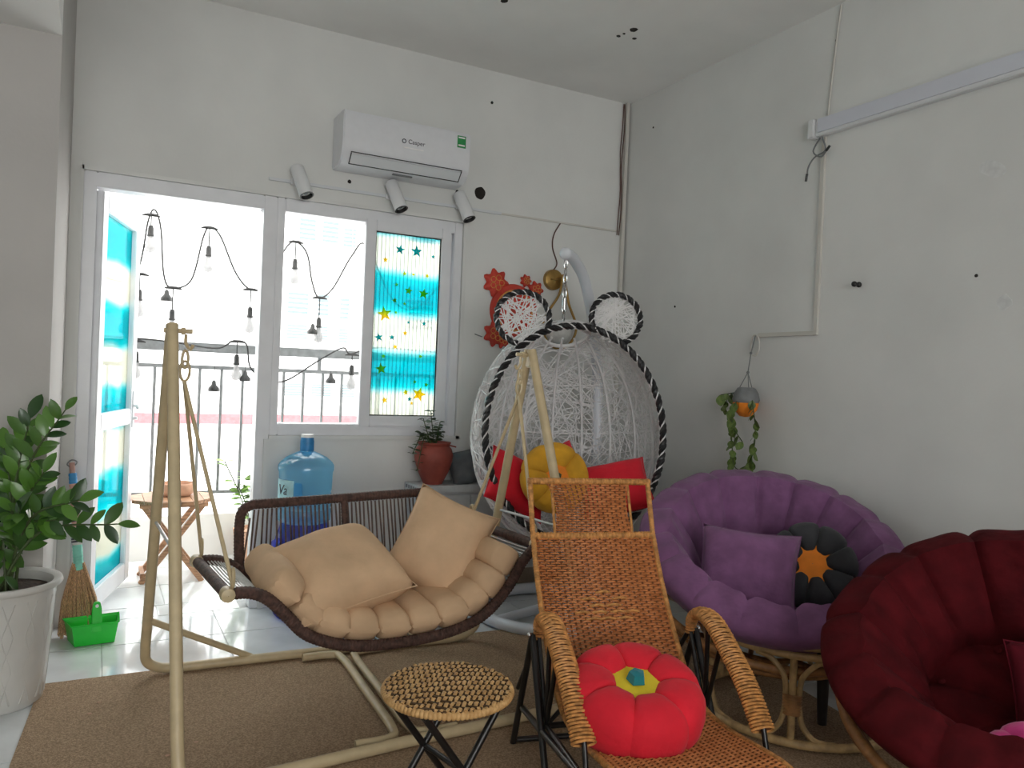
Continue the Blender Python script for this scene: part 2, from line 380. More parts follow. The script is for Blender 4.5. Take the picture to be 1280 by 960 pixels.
for (fx, fz, r, c) in ((.36, .95, .030, ST), (.64, .95, .036, ST), (.93, .93, .014, ST), (.12, .88, .018, SY), (.45, .81, .016, SY), (.6, .81, .012, SY), (.84, .81, .016, SY), (.32, .74, .013, SY), (.53, .71, .024, SY), (.79, .70, .032, SY), (.3, .645, .016, SY), (.47, .63, .012, SY), (.14, .56, .045, SY), (.33, .575, .012, SY), (.82, .52, .016, ST), (.55, .52, .012, ST), (.5, .455, .017, SY), (.06, .42, .026, ST), (.28, .425, .018, ST), (.34, .37, .016, SY), (.15, .31, .015, SY), (.78, .32, .015, SY), (.12, .235, .034, SY), (.7, .165, .012, SY), (.9, .15, .015, SY), (.78, .09, .045, SY), (.55, .10, .02, SY), (.62, .06, .016, ST), (.66, .035, .012, SY), (.2, .05, .02, SY)):
    x = sx0 + fw + .02 + fx * (sx1 - sx0 - 2 * fw - .04); z = sz0 + fw + .04 + fz * (sz1 - sz0 - 2 * fw - .08); star(x, z, r, c, rs.uniform(-.3, .3))

# ------------------------------------------------------------------ balcony and the building across
bf = MB().bb(-.9, 3.0, D + .2, 5.55, -.12, -.004).build('balcony_floor', GROUT, smooth=False, kind='structure')
bt = None
for i in range(9):
    for k in range(3):
        c = V((-.645 + .4 * i, D + .215 + .2 + .4 * k, 0)) - bf.location
        if bt is None: bt = mk_tile('floor_tile', .397, .397, bf); bt.location = c
        else: link_copy(bt, bf, c)
MB().bb(-.9, 3.0, 5.40, 5.55, 0, .275).build('balcony_parapet', CONC, smooth=False, kind='structure')
for n_, x in (('balcony_side_wall', -.9), ('balcony_side_wall', 2.9)): MB().bb(x, x + .1, D + .2, 5.4, 0, 2.8).build(n_, CONC, smooth=False, kind='structure')
MB().bb(-.9, 3.0, 5.1, 5.3, 2.62, 2.8).build('balcony_beam', CONC, smooth=False, kind='structure')
rail = thing('balcony_railing', 'grey steel balustrade on the balcony parapet', 'railing', (1, 5.46, .275))
MB().bb(-.9, 3.0, 5.45, 5.475, 1.215, 1.24).build('top_rail', RAILG, rail, smooth=False, world=True)
MB().bb(-.9, 3.0, 5.45, 5.475, .40, .42).build('bottom_rail', RAILG, rail, smooth=False, world=True)
MB().bb(-.9, 3.0, 5.43, 5.50, 1.325, 1.385).build('handrail', RAILG, rail, smooth=False, world=True)
for x in (-.4, 1.375, 2.6): MB().bb(x - .012, x + .012, 5.45, 5.475, 1.24, 1.325).build('handrail_post', RAILG, rail, smooth=False, world=True)
bl = None
for i in range(28):
    x = -.74 + .134 * i
    if bl is None: bl = MB().bb(-.009, .009, -.009, .009, 0, .81).build('baluster', RAILG, rail, smooth=False); bl.location = V((x, 5.4625, .41)) - V(rail.location)
    else: link_copy(bl, rail, V((x, 5.4625, .41)) - V(rail.location))
for x in (-.5, 1.375, 2.7): MB().bb(x - .012, x + .012, 5.45, 5.475, .27, .41).build('rail_foot', RAILG, rail, smooth=False, world=True)
bld = thing('apartment_building', 'white apartment facade with pink band across the street', 'building', (2, 12, -9))
MB().bb(-9, 14, 12, 13, -9, 11).build('facade', FACADE, bld, smooth=False, world=True)
MB().bb(-9, 14, 11.9, 12, .40, .54).build('pink_band', PINKB, bld, smooth=False, world=True)
w0 = None
for (x, z, w, h) in ((2.65, 2.23, .36, .34), (3.03, 2.23, .22, .34), (3.36, 2.2, .2, .34), (2.65, 1.8, .36, .22), (3.03, 1.8, .22, .22), (3.36, 1.78, .2, .22), (2.75, 3.35, .3, .34), (3.1, 3.35, .3, .34), (3.4, 3.3, .25, .3), (2.65, .93, .35, .2), (3.05, .93, .35, .2), (3.45, .93, .3, .2), (2.7, 4.6, .5, .5), (4.6, 2.2, .5, .5), (5.6, 2.2, .5, .5), (4.6, 3.6, .5, .5)):
    f = MB(); f.bb(x - w / 2, x + w / 2, 11.94, 12, z - h / 2, z + h / 2); f = f.build('far_window', FACADE, bld, smooth=False, world=True)
    g = MB()
    for k in range(5): g.bb(x - w / 2 + .03, x + w / 2 - .03, 11.92, 11.94, z - h / 2 + h * (k + .15) / 5, z - h / 2 + h * (k + .7) / 5)
    g.build('pane', FWIN, f, smooth=False, world=True)
g = MB()
for k in range(20): g.bb(2.3 + k * .11, 2.308 + k * .11, 11.97, 12, .65, 4.8)
g.build('facade_joints', CONC, bld, smooth=False, world=True, kind='stuff')
gr = MB().bb(-40, 40, 5.6, 60, -9.2, -9).build('street_ground', CONC, smooth=False, kind='structure')

# string lights
def string_light(nodes, label, drops, empties):
    t = thing('string_light', label, 'string light', (nodes[0][0], 5.2, 2.0), group='string lights on the balcony')
    P = [V((x, 5.2, z)) for x, z in nodes]
    MB().tube(cr(P, 8), .0058, 6).build('cord', BLACKP, t, world=True)
    for (x, z, l) in drops:
        MB().tube([(x, 5.2, z), (x, 5.2, z - l)], .004, 5).build('drop_wire', BLACKP, t, world=True)
        MB().tube([(x - .05, 5.2, z - .006), (x - .02, 5.2, z), (x + .02, 5.2, z), (x + .05, 5.2, z - .006)], [.004, .010, .010, .004], 8).build('tee_joint', BLACKP, t, world=True)
        so = MB().lathe([(.001, 0), (.012, -.004), (.016, -.02), (.017, -.055), (.02, -.06), (.02, -.07), (.001, -.07)], 12, (x, 5.2, z - l)).build('socket', BLACKP, t, world=True)
        MB().lathe([(.014, -.07), (.016, -.09), (.030, -.125), (.031, -.14), (.024, -.16), (.001, -.17)], 14, (x, 5.2, z - l)).build('bulb', GLASSB, so, world=True)
    for (x, z) in empties:
        MB().lathe([(.004, .03), (.012, .022), (.016, 0), (.034, -.02), (.034, -.04), (.001, -.04)], 12, (x, 5.2, z)).build('empty_socket', BLACKP, t, world=True)
        MB().tube([(x, 5.2, z + .02), (x, 5.2, z + .12)], .0015, 4).build('drop_wire', BLACKP, t, world=True)
    for x, z in nodes:
        if z > 2.0: MB().tube([(x, 5.2, z), (x, 5.2, 2.62)], .0012, 4).build('hanging_wire', WHITECORD, t, world=True)
string_light([(-.4, 2.1), (.0, 1.75), (.19, 1.77), (.25, 2.1), (.285, 2.16), (.32, 2.05), (.345, 1.78), (.39, 1.705), (.50, 1.76), (.56, 2.03), (.595, 2.095), (.66, 2.05), (.76, 1.83), (.855, 1.735), (.96, 1.78), (1.05, 2.0), (1.12, 2.07), (1.2, 2.0), (1.24, 1.82), (1.29, 1.72), (1.38, 1.79), (1.5, 2.02), (1.6, 2.1), (1.8, 1.75), (2.0, 1.72), (2.3, 2.1)],
             'upper black festoon cord of clear bulbs looping high above the railing', [(.265, 2.13, .06), (.215, 1.77, .09), (.40, 1.705, .13), (.595, 2.095, .11), (.855, 1.735, .11), (1.125, 2.07, .11), (1.295, 1.72, .13)], [(.365, 1.66), (.93, 1.66), (1.255, 1.515)])
string_light([(-.3, 1.39), (.2, 1.385), (.40, 1.375), (.66, 1.35), (.76, 1.40), (.84, 1.385), (.87, 1.24), (.97, 1.16), (1.1, 1.165), (1.3, 1.3), (1.46, 1.395), (1.52, 1.36), (1.7, 1.41), (2.2, 1.4)],
             'lower black festoon cord with bulbs tied along the grey handrail', [(.21, 1.37, .06), (.785, 1.40, .08), (1.53, 1.355, .07)], [(.655, 1.12), (.84, 1.19), (1.39, 1.195)])
# balcony folding table
tb = thing('folding_table', 'octagonal slatted teak folding table on the balcony', 'table', (.42, 4.93, 0))
R8 = .235
def oct_y(x):
    a = R8 * math.cos(PI / 8); s_ = R8 * math.sin(PI / 8); return a if abs(x) <= s_ else a - (abs(x) - s_)
for i in range(7):
    x0 = -.217 + .062 * i; x1 = x0 + .059; a0, a1 = oct_y(x0), oct_y(x1)
    MB().poly([(x0, -a0, .452), (x1, -a1, .452), (x1, a1, .452), (x0, a0, .452)], (0, 0, .02)).build('slat', WOOD, tb, smooth=False)
for s_ in (-1, 1):
    MB().bar((-.18, s_ * .13, .44), (.18, s_ * .13, .44), .03, .02).build('apron', WOOD, tb, smooth=False)
    MB().bar((-.16, s_ * .13, .44), (.16, s_ * .13, .0), .028, .028).build('leg', WOOD, tb, smooth=False)
    MB().bar((.16, s_ * .10, .44), (-.16, s_ * .10, .0), .028, .028).build('leg', WOOD, tb, smooth=False)
for x, yy in ((-.15, .10), (.15, .13)): MB().bar((x, -yy, .04), (x, yy, .04), .022, .03).build('stretcher', WOOD, tb, smooth=False)
o = MB().lathe([(.001, 0), (.075, 0), (.095, .02), (.10, .075), (.092, .075), (.086, .02), (.001, .012)], 24, (.44, 4.96, .472)).build('clay_bowl', CLAY)
tag(o, 'round pale clay bowl on the balcony folding table', 'bowl')
# balcony plant
bp = thing('balcony_plant', 'pale green leafy plant growing in front of the balcony railing', 'plant', (.93, 5.25, 0))
MB().lathe([(.001, 0), (.09, 0), (.12, .2), (.105, .2), (.1, .18), (.001, .18)], 20).build('pot', CLAY, bp)
lm = MB()
def leaf_mesh(l, w, bend=.15, fold=.12, nseg=6):
    mb = MB(); rows = []
    for i in range(nseg + 1):
        t = i / nseg; ww = w * math.sin(PI * min(1, t * .93 + .04)) ** .8 * (1 if t < .98 else .05); z = -bend * l * t * t
        rows.append([(-ww, l * t, z + fold * ww), (0, l * t, z), (ww, l * t, z + fold * ww)])
    mb.grid(rows); return mb
lf0 = None
rd = random.Random(5)
for k in range(4):
    tip = V((rd.uniform(-.22, .12), rd.uniform(-.05, .05), .42 + .07 * k)); pts = cr([(0, 0, .18), tip * .5 + V((0, 0, .12)), tip], 6)
    MB().tube(pts, .004, 5).build('stem', STEM, bp)
    for i in range(4, len(pts)):
        for s_ in (-1, 1):
            e = (rd.uniform(-.3, .5), rd.uniform(-.4, .4), s_ * rd.uniform(.8, 1.9) + rd.uniform(-.3, .3))
            if lf0 is None: lf0 = leaf_mesh(.065, .025).build('leaf', LEAFB, bp); lf0.location = pts[i]; lf0.rotation_euler = e
            else: link_copy(lf0, bp, pts[i], e)

# ------------------------------------------------------------------ air conditioner
ac = thing('air_conditioner', 'white wall mounted air conditioner above the window', 'air conditioner', (1.429, D, 2.305))
ax0, ax1, az0, az1, ay = 1.075, 1.865, 2.345, 2.635, .2
prof = [(0, 0), (-.10, 0), (-.15, .012), (-.185, .05), (-.2, .10), (-.2, .25), (-.19, .272), (-.17, .277), (0, .277)]
hw = .356
b = MB(); b.poly([(-hw, y_, z_) for y_, z_ in prof], (2 * hw, 0, 0)); body = b.build('body', ACW, ac, bevel=.006)
b = MB(); b.poly([(-hw + .05, -.157, .012), (-hw + .05, -.191, .052), (-hw + .05, -.188, .056), (-hw + .05, -.150, .016)], (2 * hw - .1, 0, 0)); lv = b.build('louvre', ACG, ac, smooth=False)
g = MB()
for x in (-hw + .045, hw - .049): g.poly([(x, -.152, .008), (x, -.196, .055), (x, -.192, .06), (x, -.148, .013)], (.004, 0, 0))
g.bar((-hw + .045, -.152, .010), (hw - .045, -.152, .010), .004, .004); g.bar((-hw + .045, -.1955, .062), (hw - .045, -.1955, .062), .004, .004)
g.build('louvre_gap', BLACKP, ac, smooth=False)
MB().bb(-.06, .05, -.128, -.11, -.002, .004).build('sensor_strip', RAILG, ac, smooth=False)
MB().bb(-.03, .08, -.2025, -.2, .128, .134).build('display_strip', WEB, ac, smooth=False)
RT = Matrix.Rotation(PI / 2, 4, 'X')
text('brand_lettering', 'Casper', .033, DARKTXT, Matrix.Translation((.04, -.2008, .165)) @ RT, ac)
MB().tube([(-.03 + .010 * math.cos(a), -.2006, .165 + .010 * math.sin(a)) for a in [2 * PI * k / 16 for k in range(16)]], .0025, 5, True).build('brand_emblem', DARKTXT, ac)
lb = MB().bb(.275, .325, -.2015, -.2, .185, .25).build('energy_label', GREENL, ac, smooth=False)
MB().bb(.281, .319, -.2022, -.2015, .194, .202).build('label_line', WEB, lb, smooth=False)
MB().bb(.281, .319, -.2022, -.2015, .236, .244).build('label_line', WEB, lb, smooth=False)
# spotlights on the wall track
trk = thing('lamp_track', 'thin white cable track below the air conditioner', 'cable track', (1.4, D, 2.2))
MB().bb(.75, 2.085, D - .014, D, 2.203, 2.218).build('duct', ACG, trk, smooth=False, world=True)
MB().bb(2.085, XR - .05, D - .01, D, 2.206, 2.216).build('conduit', CONDUIT, trk, smooth=False, world=True)
for x in (.86, 1.375, 1.79): MB().bb(x, x + .09, D - .022, D, 2.195, 2.228).build('connector', LAMPW, trk, smooth=False, world=True)
def spot(x, label):
    t = thing('spotlight', label, 'spotlight', (x, D - .075, 2.205), (math.radians(-22), math.radians(-16), 0), 'cylinder spotlights under the air conditioner')
    MB().lathe([(.001, .085), (.03, .085), (.036, .078), (.036, -.085), (.033, -.085), (.033, -.07), (.001, -.07)], 24).build('lamp_body', LAMPW, t)
    MB().lathe([(.0345, -.080), (.037, -.088), (.031, -.089), (.027, -.068), (.001, -.06)], 24).build('lens_ring', BLACKP, t)
    MB().ball((0, 0, -.068), .016, 10, (1, 1, .5)).build('lens', FWIN, t)
    MB().tube([(.0, .03, .01), (.01, .085, .045)], .01, 8).build('bracket', LAMPW, t)
spot(.90, 'white cylinder spotlight over the post between door and window'); spot(1.41, 'white cylinder spotlight under the middle of the air conditioner'); spot(1.815, 'white cylinder spotlight beside the round hole in the wall')
mark('pipe_hole', 'dark ragged round hole in the wall near the air conditioner', 'hole', [(1.946 + .034 * (1 + .05 * math.sin(3 * a)) * math.cos(a), D, 2.312 + .036 * (1 + .05 * math.cos(5 * a)) * math.sin(a)) for a in [2 * PI * k / 24 for k in range(24)]], (0, -1, 0), HOLE, .003)
for (x, z, r) in ((1.17, 2.26, .012), (1.42, 2.325, .008), (1.8, 2.3, .010), (2.0, 2.85, .010)):
    mark('wall_nick', 'tiny chipped nail hole in the wall around the air conditioner', 'hole', blob((x, D, z), (1, 0, 0), (0, 0, 1), r, 7, int(x * 100)), (0, -1, 0), HOLE, .002, 'nail holes around the air conditioner')
cp = [pd(780, 42, 3.2), pd(792, 37, 3.2), pd(773, 45, 3.2), pd(793, 48, 3.2), pd(630, 1, 3.2)]
for i, p in enumerate(cp):
    d_ = p - V((0, 0, CH)); q = V((0, 0, CH)) + d_ * ((ZC - CH) / d_.z)
    mark('ceiling_chip', 'dark chipped screw hole in the ceiling', 'hole', blob((q.x, q.y, ZC), (1, 0, 0), (0, 1, 0), (.008, .022, .012, .012, .02)[i], 8, i), (0, 0, -1), HOLE, .002, 'screw holes in the ceiling')
# corner conduit with brown wires
t = thing('corner_conduit', 'white conduit with brown wires running down the room corner', 'conduit', (XR - .03, D - .03, 1.0))
MB().bb(XR - .035, XR - .012, D - .025, D - .005, 1.0, ZC).build('duct', CONDUIT, t, smooth=False, world=True)
for k in range(2): MB().tube(cr([(XR - .045 - .012 * k + .006 * math.sin(i * 1.7 + k), D - .012, ZC - .01 - i * .14) for i in range(7)], 4), .0035, 5).build('wire', BROWNC, t, world=True)
# right wall: batten light, conduit, marks
bt_ = thing('batten_light', 'long white LED batten light on the side wall', 'wall light', (XR, 1.9, 2.44))
MB().bb(XR - .035, XR, .9, 2.62, 2.435, 2.515).build('housing', LAMPW, bt_, smooth=False, world=True, bevel=.004)
MB().bb(XR - .043, XR - .033, .93, 2.60, 2.450, 2.512).build('diffuser', DIFF, bt_, smooth=False, world=True)
MB().bb(XR - .047, XR, 2.62, 2.655, 2.43, 2.518).build('end_cap', LAMPW, bt_, smooth=False, world=True, bevel=.004)
cd = thing('wall_conduit', 'white cable conduit stepping down the side wall below the batten', 'conduit', (XR, 2.58, 1.5))
MB().bb(XR - .014, XR, 2.577, 2.597, 1.505, 2.43).build('vertical_duct', CONDUIT, cd, smooth=False, world=True)
MB().bb(XR - .014, XR, 2.597, 2.945, 1.503, 1.523).build('horizontal_duct', CONDUIT, cd, smooth=False, world=True)
lp = [(XR - .02, 2.955 + .03 * math.cos(a), 1.46 + .055 * math.sin(a)) for a in [2 * PI * k / 16 for k in range(16)]]
MB().tube(lp, .004, 5, True).build('cable_loop', CONDUIT, cd, world=True)
MB().tube(cr([(XR - .006, 2.525, ZC - .01), (XR - .006, 2.55, 2.8), (XR - .006, 2.575, 2.51)], 5), .005, 5).build('cable', CONDUIT, cd, world=True)
lw = thing('loose_wires', 'loose black tipped wires dangling under the batten light', 'wire', (XR - .02, 2.6, 2.3))
MB().tube(cr([(XR - .02, 2.59, 2.43), (XR - .03, 2.56, 2.36), (XR - .03, 2.62, 2.34), (XR - .03, 2.655, 2.30), (XR - .03, 2.66, 2.25)], 5), .004, 5).build('grey_wire', RAILG, lw, world=True)
MB().tube(cr([(XR - .02, 2.60, 2.43), (XR - .03, 2.63, 2.37), (XR - .03, 2.58, 2.335), (XR - .03, 2.54, 2.37)], 5), .004, 5).build('grey_wire', RAILG, lw, world=True)
MB().tube([(XR - .03, 2.66, 2.27), (XR - .03, 2.665, 2.235)], .006, 6).build('black_tip', BLACKP, lw, world=True)
MB().tube([(XR - .03, 2.555, 2.355), (XR - .03, 2.535, 2.375)], .006, 6).build('black_tip', BLACKP, lw, world=True)
hk = MB(); hk.tube([(XR, 2.362, 1.721), (XR - .035, 2.362, 1.721)], .007, 8); hk.ball((XR - .038, 2.362, 1.721), .013, 10); hk.ball((XR - .008, 2.362, 1.721), .013, 10)
tag(hk.build('wall_peg', BLACKP), 'small dark double-ended peg screwed into the side wall', 'peg')
for k, (yy, zz) in enumerate(((1.84, 1.712), (2.55, 2.87), (3.62, 1.70), (3.9, 2.82))):
    mark('wall_dot', 'tiny dark nail hole in the side wall', 'hole', blob((XR, yy, zz), (0, 1, 0), (0, 0, 1), .007, 7, k), (-1, 0, 0), HOLE, .002, 'nail holes in the side wall')
mark('tape_scrap', 'torn strip of clear tape left high on the side wall below the batten', 'tape', blob((XR, 1.80, 2.117), (0, .055, .015), (0, 0, .035), 1, 11, 4), (-1, 0, 0), TAPE, .001)
mark('tape_scrap', 'small crumpled scrap of tape on the side wall below the torn strip', 'tape', blob((XR, 1.731, 1.602), (0, 1, 0), (0, 0, 1), .03, 11, 9), (-1, 0, 0), TAPE, .002)
# small nail beside the window
tag(MB().tube([(1.95, D, 1.49), (1.985, D - .03, 1.475)], .003, 5).build('nail', RAILG), 'bent nail in the wall between window and red medallion', 'nail')
# hanging planter
hp = thing('hanging_planter', 'small orange striped pot hanging on the side wall with trailing variegated vine', 'plant', (XR - .09, 2.93, 1.12))
pc = V((XR - .09, 2.93, 1.17))
MB().lathe([(.001, -.075), (.03, -.07), (.055, -.04), (.064, -.005), (.06, .0)], 20, pc).build('pot', ORANGEF, hp, world=True)
MB().lathe([(.062, -.002), (.068, .012), (.06, .045), (.045, .07), (.035, .075), (.03, .06)], 20, pc).build('pot_rim', RAILG, hp, world=True)
MB().lathe([(.001, .05), (.035, .06)], 12, pc).build('soil', SOIL, hp, world=True)
top = V((XR - .05, 2.95, 1.42))
MB().tube([top, (XR - .02, 2.955, 1.51)], .003, 5).build('hanger', RAILG, hp, world=True)
kn = V((XR - .08, 2.935, 1.32)); MB().tube([top, kn], .003, 5).build('hanger', RAILG, hp, world=True); MB().ball(top, .008, 8).build('bead', RAILG, hp, world=True); MB().ball(kn, .008, 8).build('bead', RAILG, hp, world=True)
for a in range(3): MB().tube([kn, pc + V((.06 * math.cos(a * 2.1), .06 * math.sin(a * 2.1), .02))], .0025, 5).build('hanger', RAILG, hp, world=True)
rd = random.Random(11); lf1 = None
vines = [[(0, .06, .05), (-.02, .13, 0), (0, .10, -.12), (0, .08, -.25), (0, .06, -.33), (0, .0, -.35)], [(0, -.03, .05), (-.03, -.08, -.02), (0, -.07, -.12), (0, -.07, -.22), (0, -.04, -.30), (0, .02, -.34)], [(0, .0, .04), (-.08, 0, -.02), (-.05, .03, -.12), (-.03, -.02, -.2)], [(0, .05, .05), (-.04, .14, .03)]]
for vv in vines:
    pts = cr([pc + V(p) for p in vv], 5); MB().tube(pts, .0025, 5).build('vine', STEM, hp, world=True)
    for i in range(2, len(pts)):
        e = (rd.uniform(-1.9, -.7), rd.uniform(-.5, .5), rd.uniform(.5, 2.6)); s_ = rd.uniform(.7, 1.25)
        if lf1 is None: lf1 = leaf_mesh(.05, .02).build('leaf', LEAFP, hp); lf1.location = pts[i] - V(hp.location); lf1.rotation_euler = e
        else: link_copy(lf1, hp, pts[i] - V(hp.location), e, (s_, s_, s_))

# ------------------------------------------------------------------ sconce and red paper decoration
sc = thing('wall_sconce', 'brass loop wall sconce with an opal globe behind the egg chair', 'wall lamp', (2.459, D, 1.854))
MB().lathe([(.001, .035), (.05, .035), (.062, .028), (.064, 0)], 28, (0, 0, 0), Matrix.Rotation(PI / 2, 3, 'X')).build('back_plate', BRASS, sc)
MB().tube([(-.03, -.038, 0), (.05, -.04, -.0)], .006, 8).build('crossbar', BRASS, sc)
lp = cr([(.045, -.06, .03), (.02, -.06, -.09), (-.05, -.06, -.2), (-.09, -.06, -.3), (-.03, -.06, -.40), (.06, -.06, -.42), (.13, -.06, -.36), (.15, -.06, -.27), (.09, -.06, -.14)], 6, True)
MB().tube(lp, .008, 8, True).build('loop', BRASS, sc)
MB().tube([(.045, -.06, .03), (.045, -.035, .0)], .008, 8).build('arm', BRASS, sc)
MB().ball((.03, -.06, -.32), .08, 20).build('globe', OPAL, sc)
MB().lathe([(.03, 0), (.03, .012), (.001, .012)], 16, (.03, -.06, -.41)).build('globe_holder', BRASS, sc)
MB().tube(cr([(2.50, D - .006, 2.21), (2.455, D - .006, 2.13), (2.45, D - .006, 2.05), (2.485, D - .006, 1.96), (2.46, D - .006, 1.91)], 6), .004, 5).build('supply_cable', BROWNC, sc, world=True)
rdn = thing('paper_medallion', 'red and gold paper medallion with flowers on the back wall', 'decoration', (2.20, D, 1.47))
MB().lathe([(.001, .012), (.155, .012), (.16, 0)], 40, (2.20, D, 1.645), Matrix.Rotation(PI / 2, 3, 'X')).build('disc', REDD, rdn, world=True)
MB().tube([(2.20 + .12 * math.cos(a), D - .013, 1.645 + .12 * math.sin(a)) for a in [2 * PI * k / 30 for k in range(30)]], .006, 5, True).build('gold_ring', GOLDD, rdn, world=True)
for (x, z, r) in ((2.07, 1.80, .075), (2.08, 1.50, .07), (2.34, 1.78, .05), (2.27, 1.83, .035), (2.13, 1.47, .05), (2.3, 1.52, .06)):
    b = MB(); b.lathe([(.001, .02), (r * .8, .016), (r, 0)], 40, (x, D - .008, z), Matrix.Rotation(PI / 2, 3, 'X'), lambda a, z_: 1 + .18 * math.cos(7 * a)); fo = b.build('paper_flower', REDD, rdn, world=True)
    b = MB()
    for k in range(5):
        a = 2 * PI * k / 5; b.tube([(x + r * .4 * math.cos(a) + r * .22 * math.cos(q), D - .027, z + r * .4 * math.sin(a) + r * .22 * math.sin(q)) for q in [2 * PI * i / 10 for i in range(10)]], .002, 4, True)
    b.build('gold_line', GOLDD, fo, world=True)

# ------------------------------------------------------------------ carpet
cpm = MB(); cpm.poly([(-.145, 3.43, .001), (.8, 3.425, .001), (1.85, 3.38, .001), (2.63, 3.36, .001), (2.62, 2.3, .001), (2.55, 1.9, .001), (2.5, -1.5, .001), (-.3, -1.5, .001), (-.19, 2.777, .001)], (0, 0, .008))
tag(cpm.build('carpet', CARPET, smooth=False), 'brown needle felt carpet covering the middle of the floor', 'carpet')
rd = random.Random(2)
for (x, y_) in ((.02, 3.08), (.24, 2.66), (.30, 2.52), (.05, 3.17), (.33, 2.72)):
    tag(MB().poly(blob((x, y_, .009), (1, 0, 0), (0, .5, 0), .008, 7, int(x * 1000)), (0, 0, .002)).build('crumb', CLAY, smooth=False), 'tiny pale crumb of debris lying on the brown carpet', 'debris', 'crumbs on the carpet')

# ------------------------------------------------------------------ swing frame
TR = .019
sf = thing('swing_stand', 'cream tubular steel A-frame stand of the swing bench', 'swing stand', (.9, 2.87, 0))
AL, AR = V((.222, 2.87, 1.375)), V((1.605, 2.87, 1.362))
zf = .009 + TR
def side(apex, foot_r, foot_f, sx):
    for ft, sy in ((foot_r, 1), (foot_f, -1)):
        ft = V(ft); d_ = (ft - apex).normalized(); inx = V((sx, 0, 0))
        k = ft - d_ * .12; bend = cr([k, ft - d_ * .05 + inx * .008, ft + inx * .055 + V((0, 0, .010)), ft + inx * .13], 6)
        MB().tube([apex + V((0, sy * .012, 0)), k] + bend[1:], TR, 12).build('leg', CREAMST, sf, world=True)
    MB().bb(apex.x - .012, apex.x + .016, apex.y - .026, apex.y + .026, apex.z - .075, apex.z - .004).build('apex_bracket', CREAMST, sf, world=True, bevel=.006)
    m1 = apex.lerp(V(foot_r), .53); m2 = apex.lerp(V(foot_f), .53); MB().tube([m1, m2], .006, 8).build('spreader_rod', ACG, sf, world=True)
    bo = MB(); bo.tube([apex + V((-.025 * sx, 0, -.02)), apex + V((.065 * sx, 0, -.02))], .008, 8); bo.tube([apex + V((.03 * sx, 0, -.02)), apex + V((.042 * sx, 0, -.02))], .014, 6); bo.build('apex_bolt', CREAMST, sf, world=True)
fRL, fFL, fRR, fFR = (.205, 3.372, zf), (.245, 2.371, zf), (1.610, 3.301, zf), (1.72, 2.45, zf)
side(AL, fRL, fFL, 1); side(AR, fRR, fFR, -1)
mR, mF = V((.99, 3.345, zf)), V((.965, 2.42, zf))
MB().tube([V(fRL) + V((.12, 0, 0)), mR, V(fRR) - V((.12, 0, 0))], TR, 12).build('rear_floor_tube', CREAMST, sf, world=True)
MB().tube([V(fFL) + V((.12, 0, 0)), mF, V(fFR) - V((.12, 0, 0))], TR, 12).build('front_floor_tube', CREAMST, sf, world=True)
for sx in (-1, 1):
    MB().tube(cr([mR + V((sx * .18, -.045, 0)), mR + V((sx * .07, -.05, 0)), mR + V((sx * .028, -.11, 0)), mF.lerp(mR, .5) + V((sx * .026, 0, 0)), mF + V((sx * .028, .11, 0)), mF + V((sx * .07, .042, 0)), mF + V((sx * .18, .04, 0))], 6), .016, 10).build('cross_tube', CREAMST, sf, world=True)
    k = V(fRL if sx < 0 else fRR); ap = AL if sx < 0 else AR
    MB().tube([k.lerp(ap, .17), k + V((-sx * .42, 0, 0))], .013, 10).build('corner_brace', CREAMST, sf, world=True)
# ------------------------------------------------------------------ swing bench
sb = thing('swing_bench', 'brown cord-wrapped boat-shaped hanging bench with corded backrest', 'swing bench', (.95, 2.85, .28))
YF, YR = 2.62, 3.10
prof = [(.395, .515), (.465, .513), (.525, .485), (.585, .425), (.665, .348), (.81, .298), (.985, .288), (1.17, .303), (1.31, .35), (1.41, .445), (1.47, .54), (1.53, .60)]
pf = cr([V((x, 0, z)) for x, z in prof], 6)
def rail_pts(yy, dx=0.): return [V((p.x + dx, yy, p.z)) for p in pf]
MB().wrap(rail_pts(YF), .021, .012, 8, .1).build('front_rail', BROWNWRAP, sb, world=True)
MB().wrap(rail_pts(YR, -.04), .021, .012, 8, .1).build('rear_rail', BROWNWRAP, sb, world=True)
for e in (0, -1):
    a = rail_pts(YF)[e]; c = rail_pts(YR, -.04)[e]
    MB().tube([a, a.lerp(c, .5), c], .020, 10).build('end_bar', BROWNWRAP, sb, world=True)
    for q in (a, c): MB().lathe([(.001, -.028), (.022, -.024), (.026, 0), (.022, .024), (.001, .028)], 12, q, Matrix.Rotation(PI / 2, 3, 'X')).build('end_knuckle', CREAMST, sb, world=True)
g = MB(); A_, B_ = rail_pts(YF), rail_pts(YR, -.04); n_ = len(A_)
for i in range(0, n_ - 1):
    for t in (0,):
        a = A_[i].lerp(A_[i + 1], t); c = B_[i].lerp(B_[i + 1], t); g.tube([a, (a + c) / 2 - V((0, 0, .004)), c], .0032, 4)
g.build('seat_cord_web', WHITECORD, sb, world=True, kind='stuff')
zb = lambda x: .712 + (x - .93) * .035
bk = lambda x, z: V((x, 3.13 + (z - .46) * .33, z))
xl, xr2 = .515, 1.345
MB().wrap(cr([bk(xl, .42), bk(xl - .003, .55), bk(xl + .002, .64), bk(xl + .015, .68), bk(xl + .05, zb(.57))], 6) + [bk(x, zb(x)) for x in (.65, .8, .93, 1.1, 1.25)] + cr([bk(1.285, zb(1.285)), bk(1.325, .722), bk(1.345, .69), bk(1.35, .6), bk(1.35, .47)], 6), .020, .012, 8, .1).build('back_frame', BROWNWRAP, sb, world=True)
MB().wrap([bk(xl, .44), bk(.93, .46), bk(1.35, .475)], .015, .012, 8, .1).build('lower_back_rail', BROWNWRAP, sb, world=True)
MB().wrap([bk(.93, .45), bk(.935, .72)], .015, .012, 8, .1).build('back_divider', BROWNWRAP, sb, world=True)
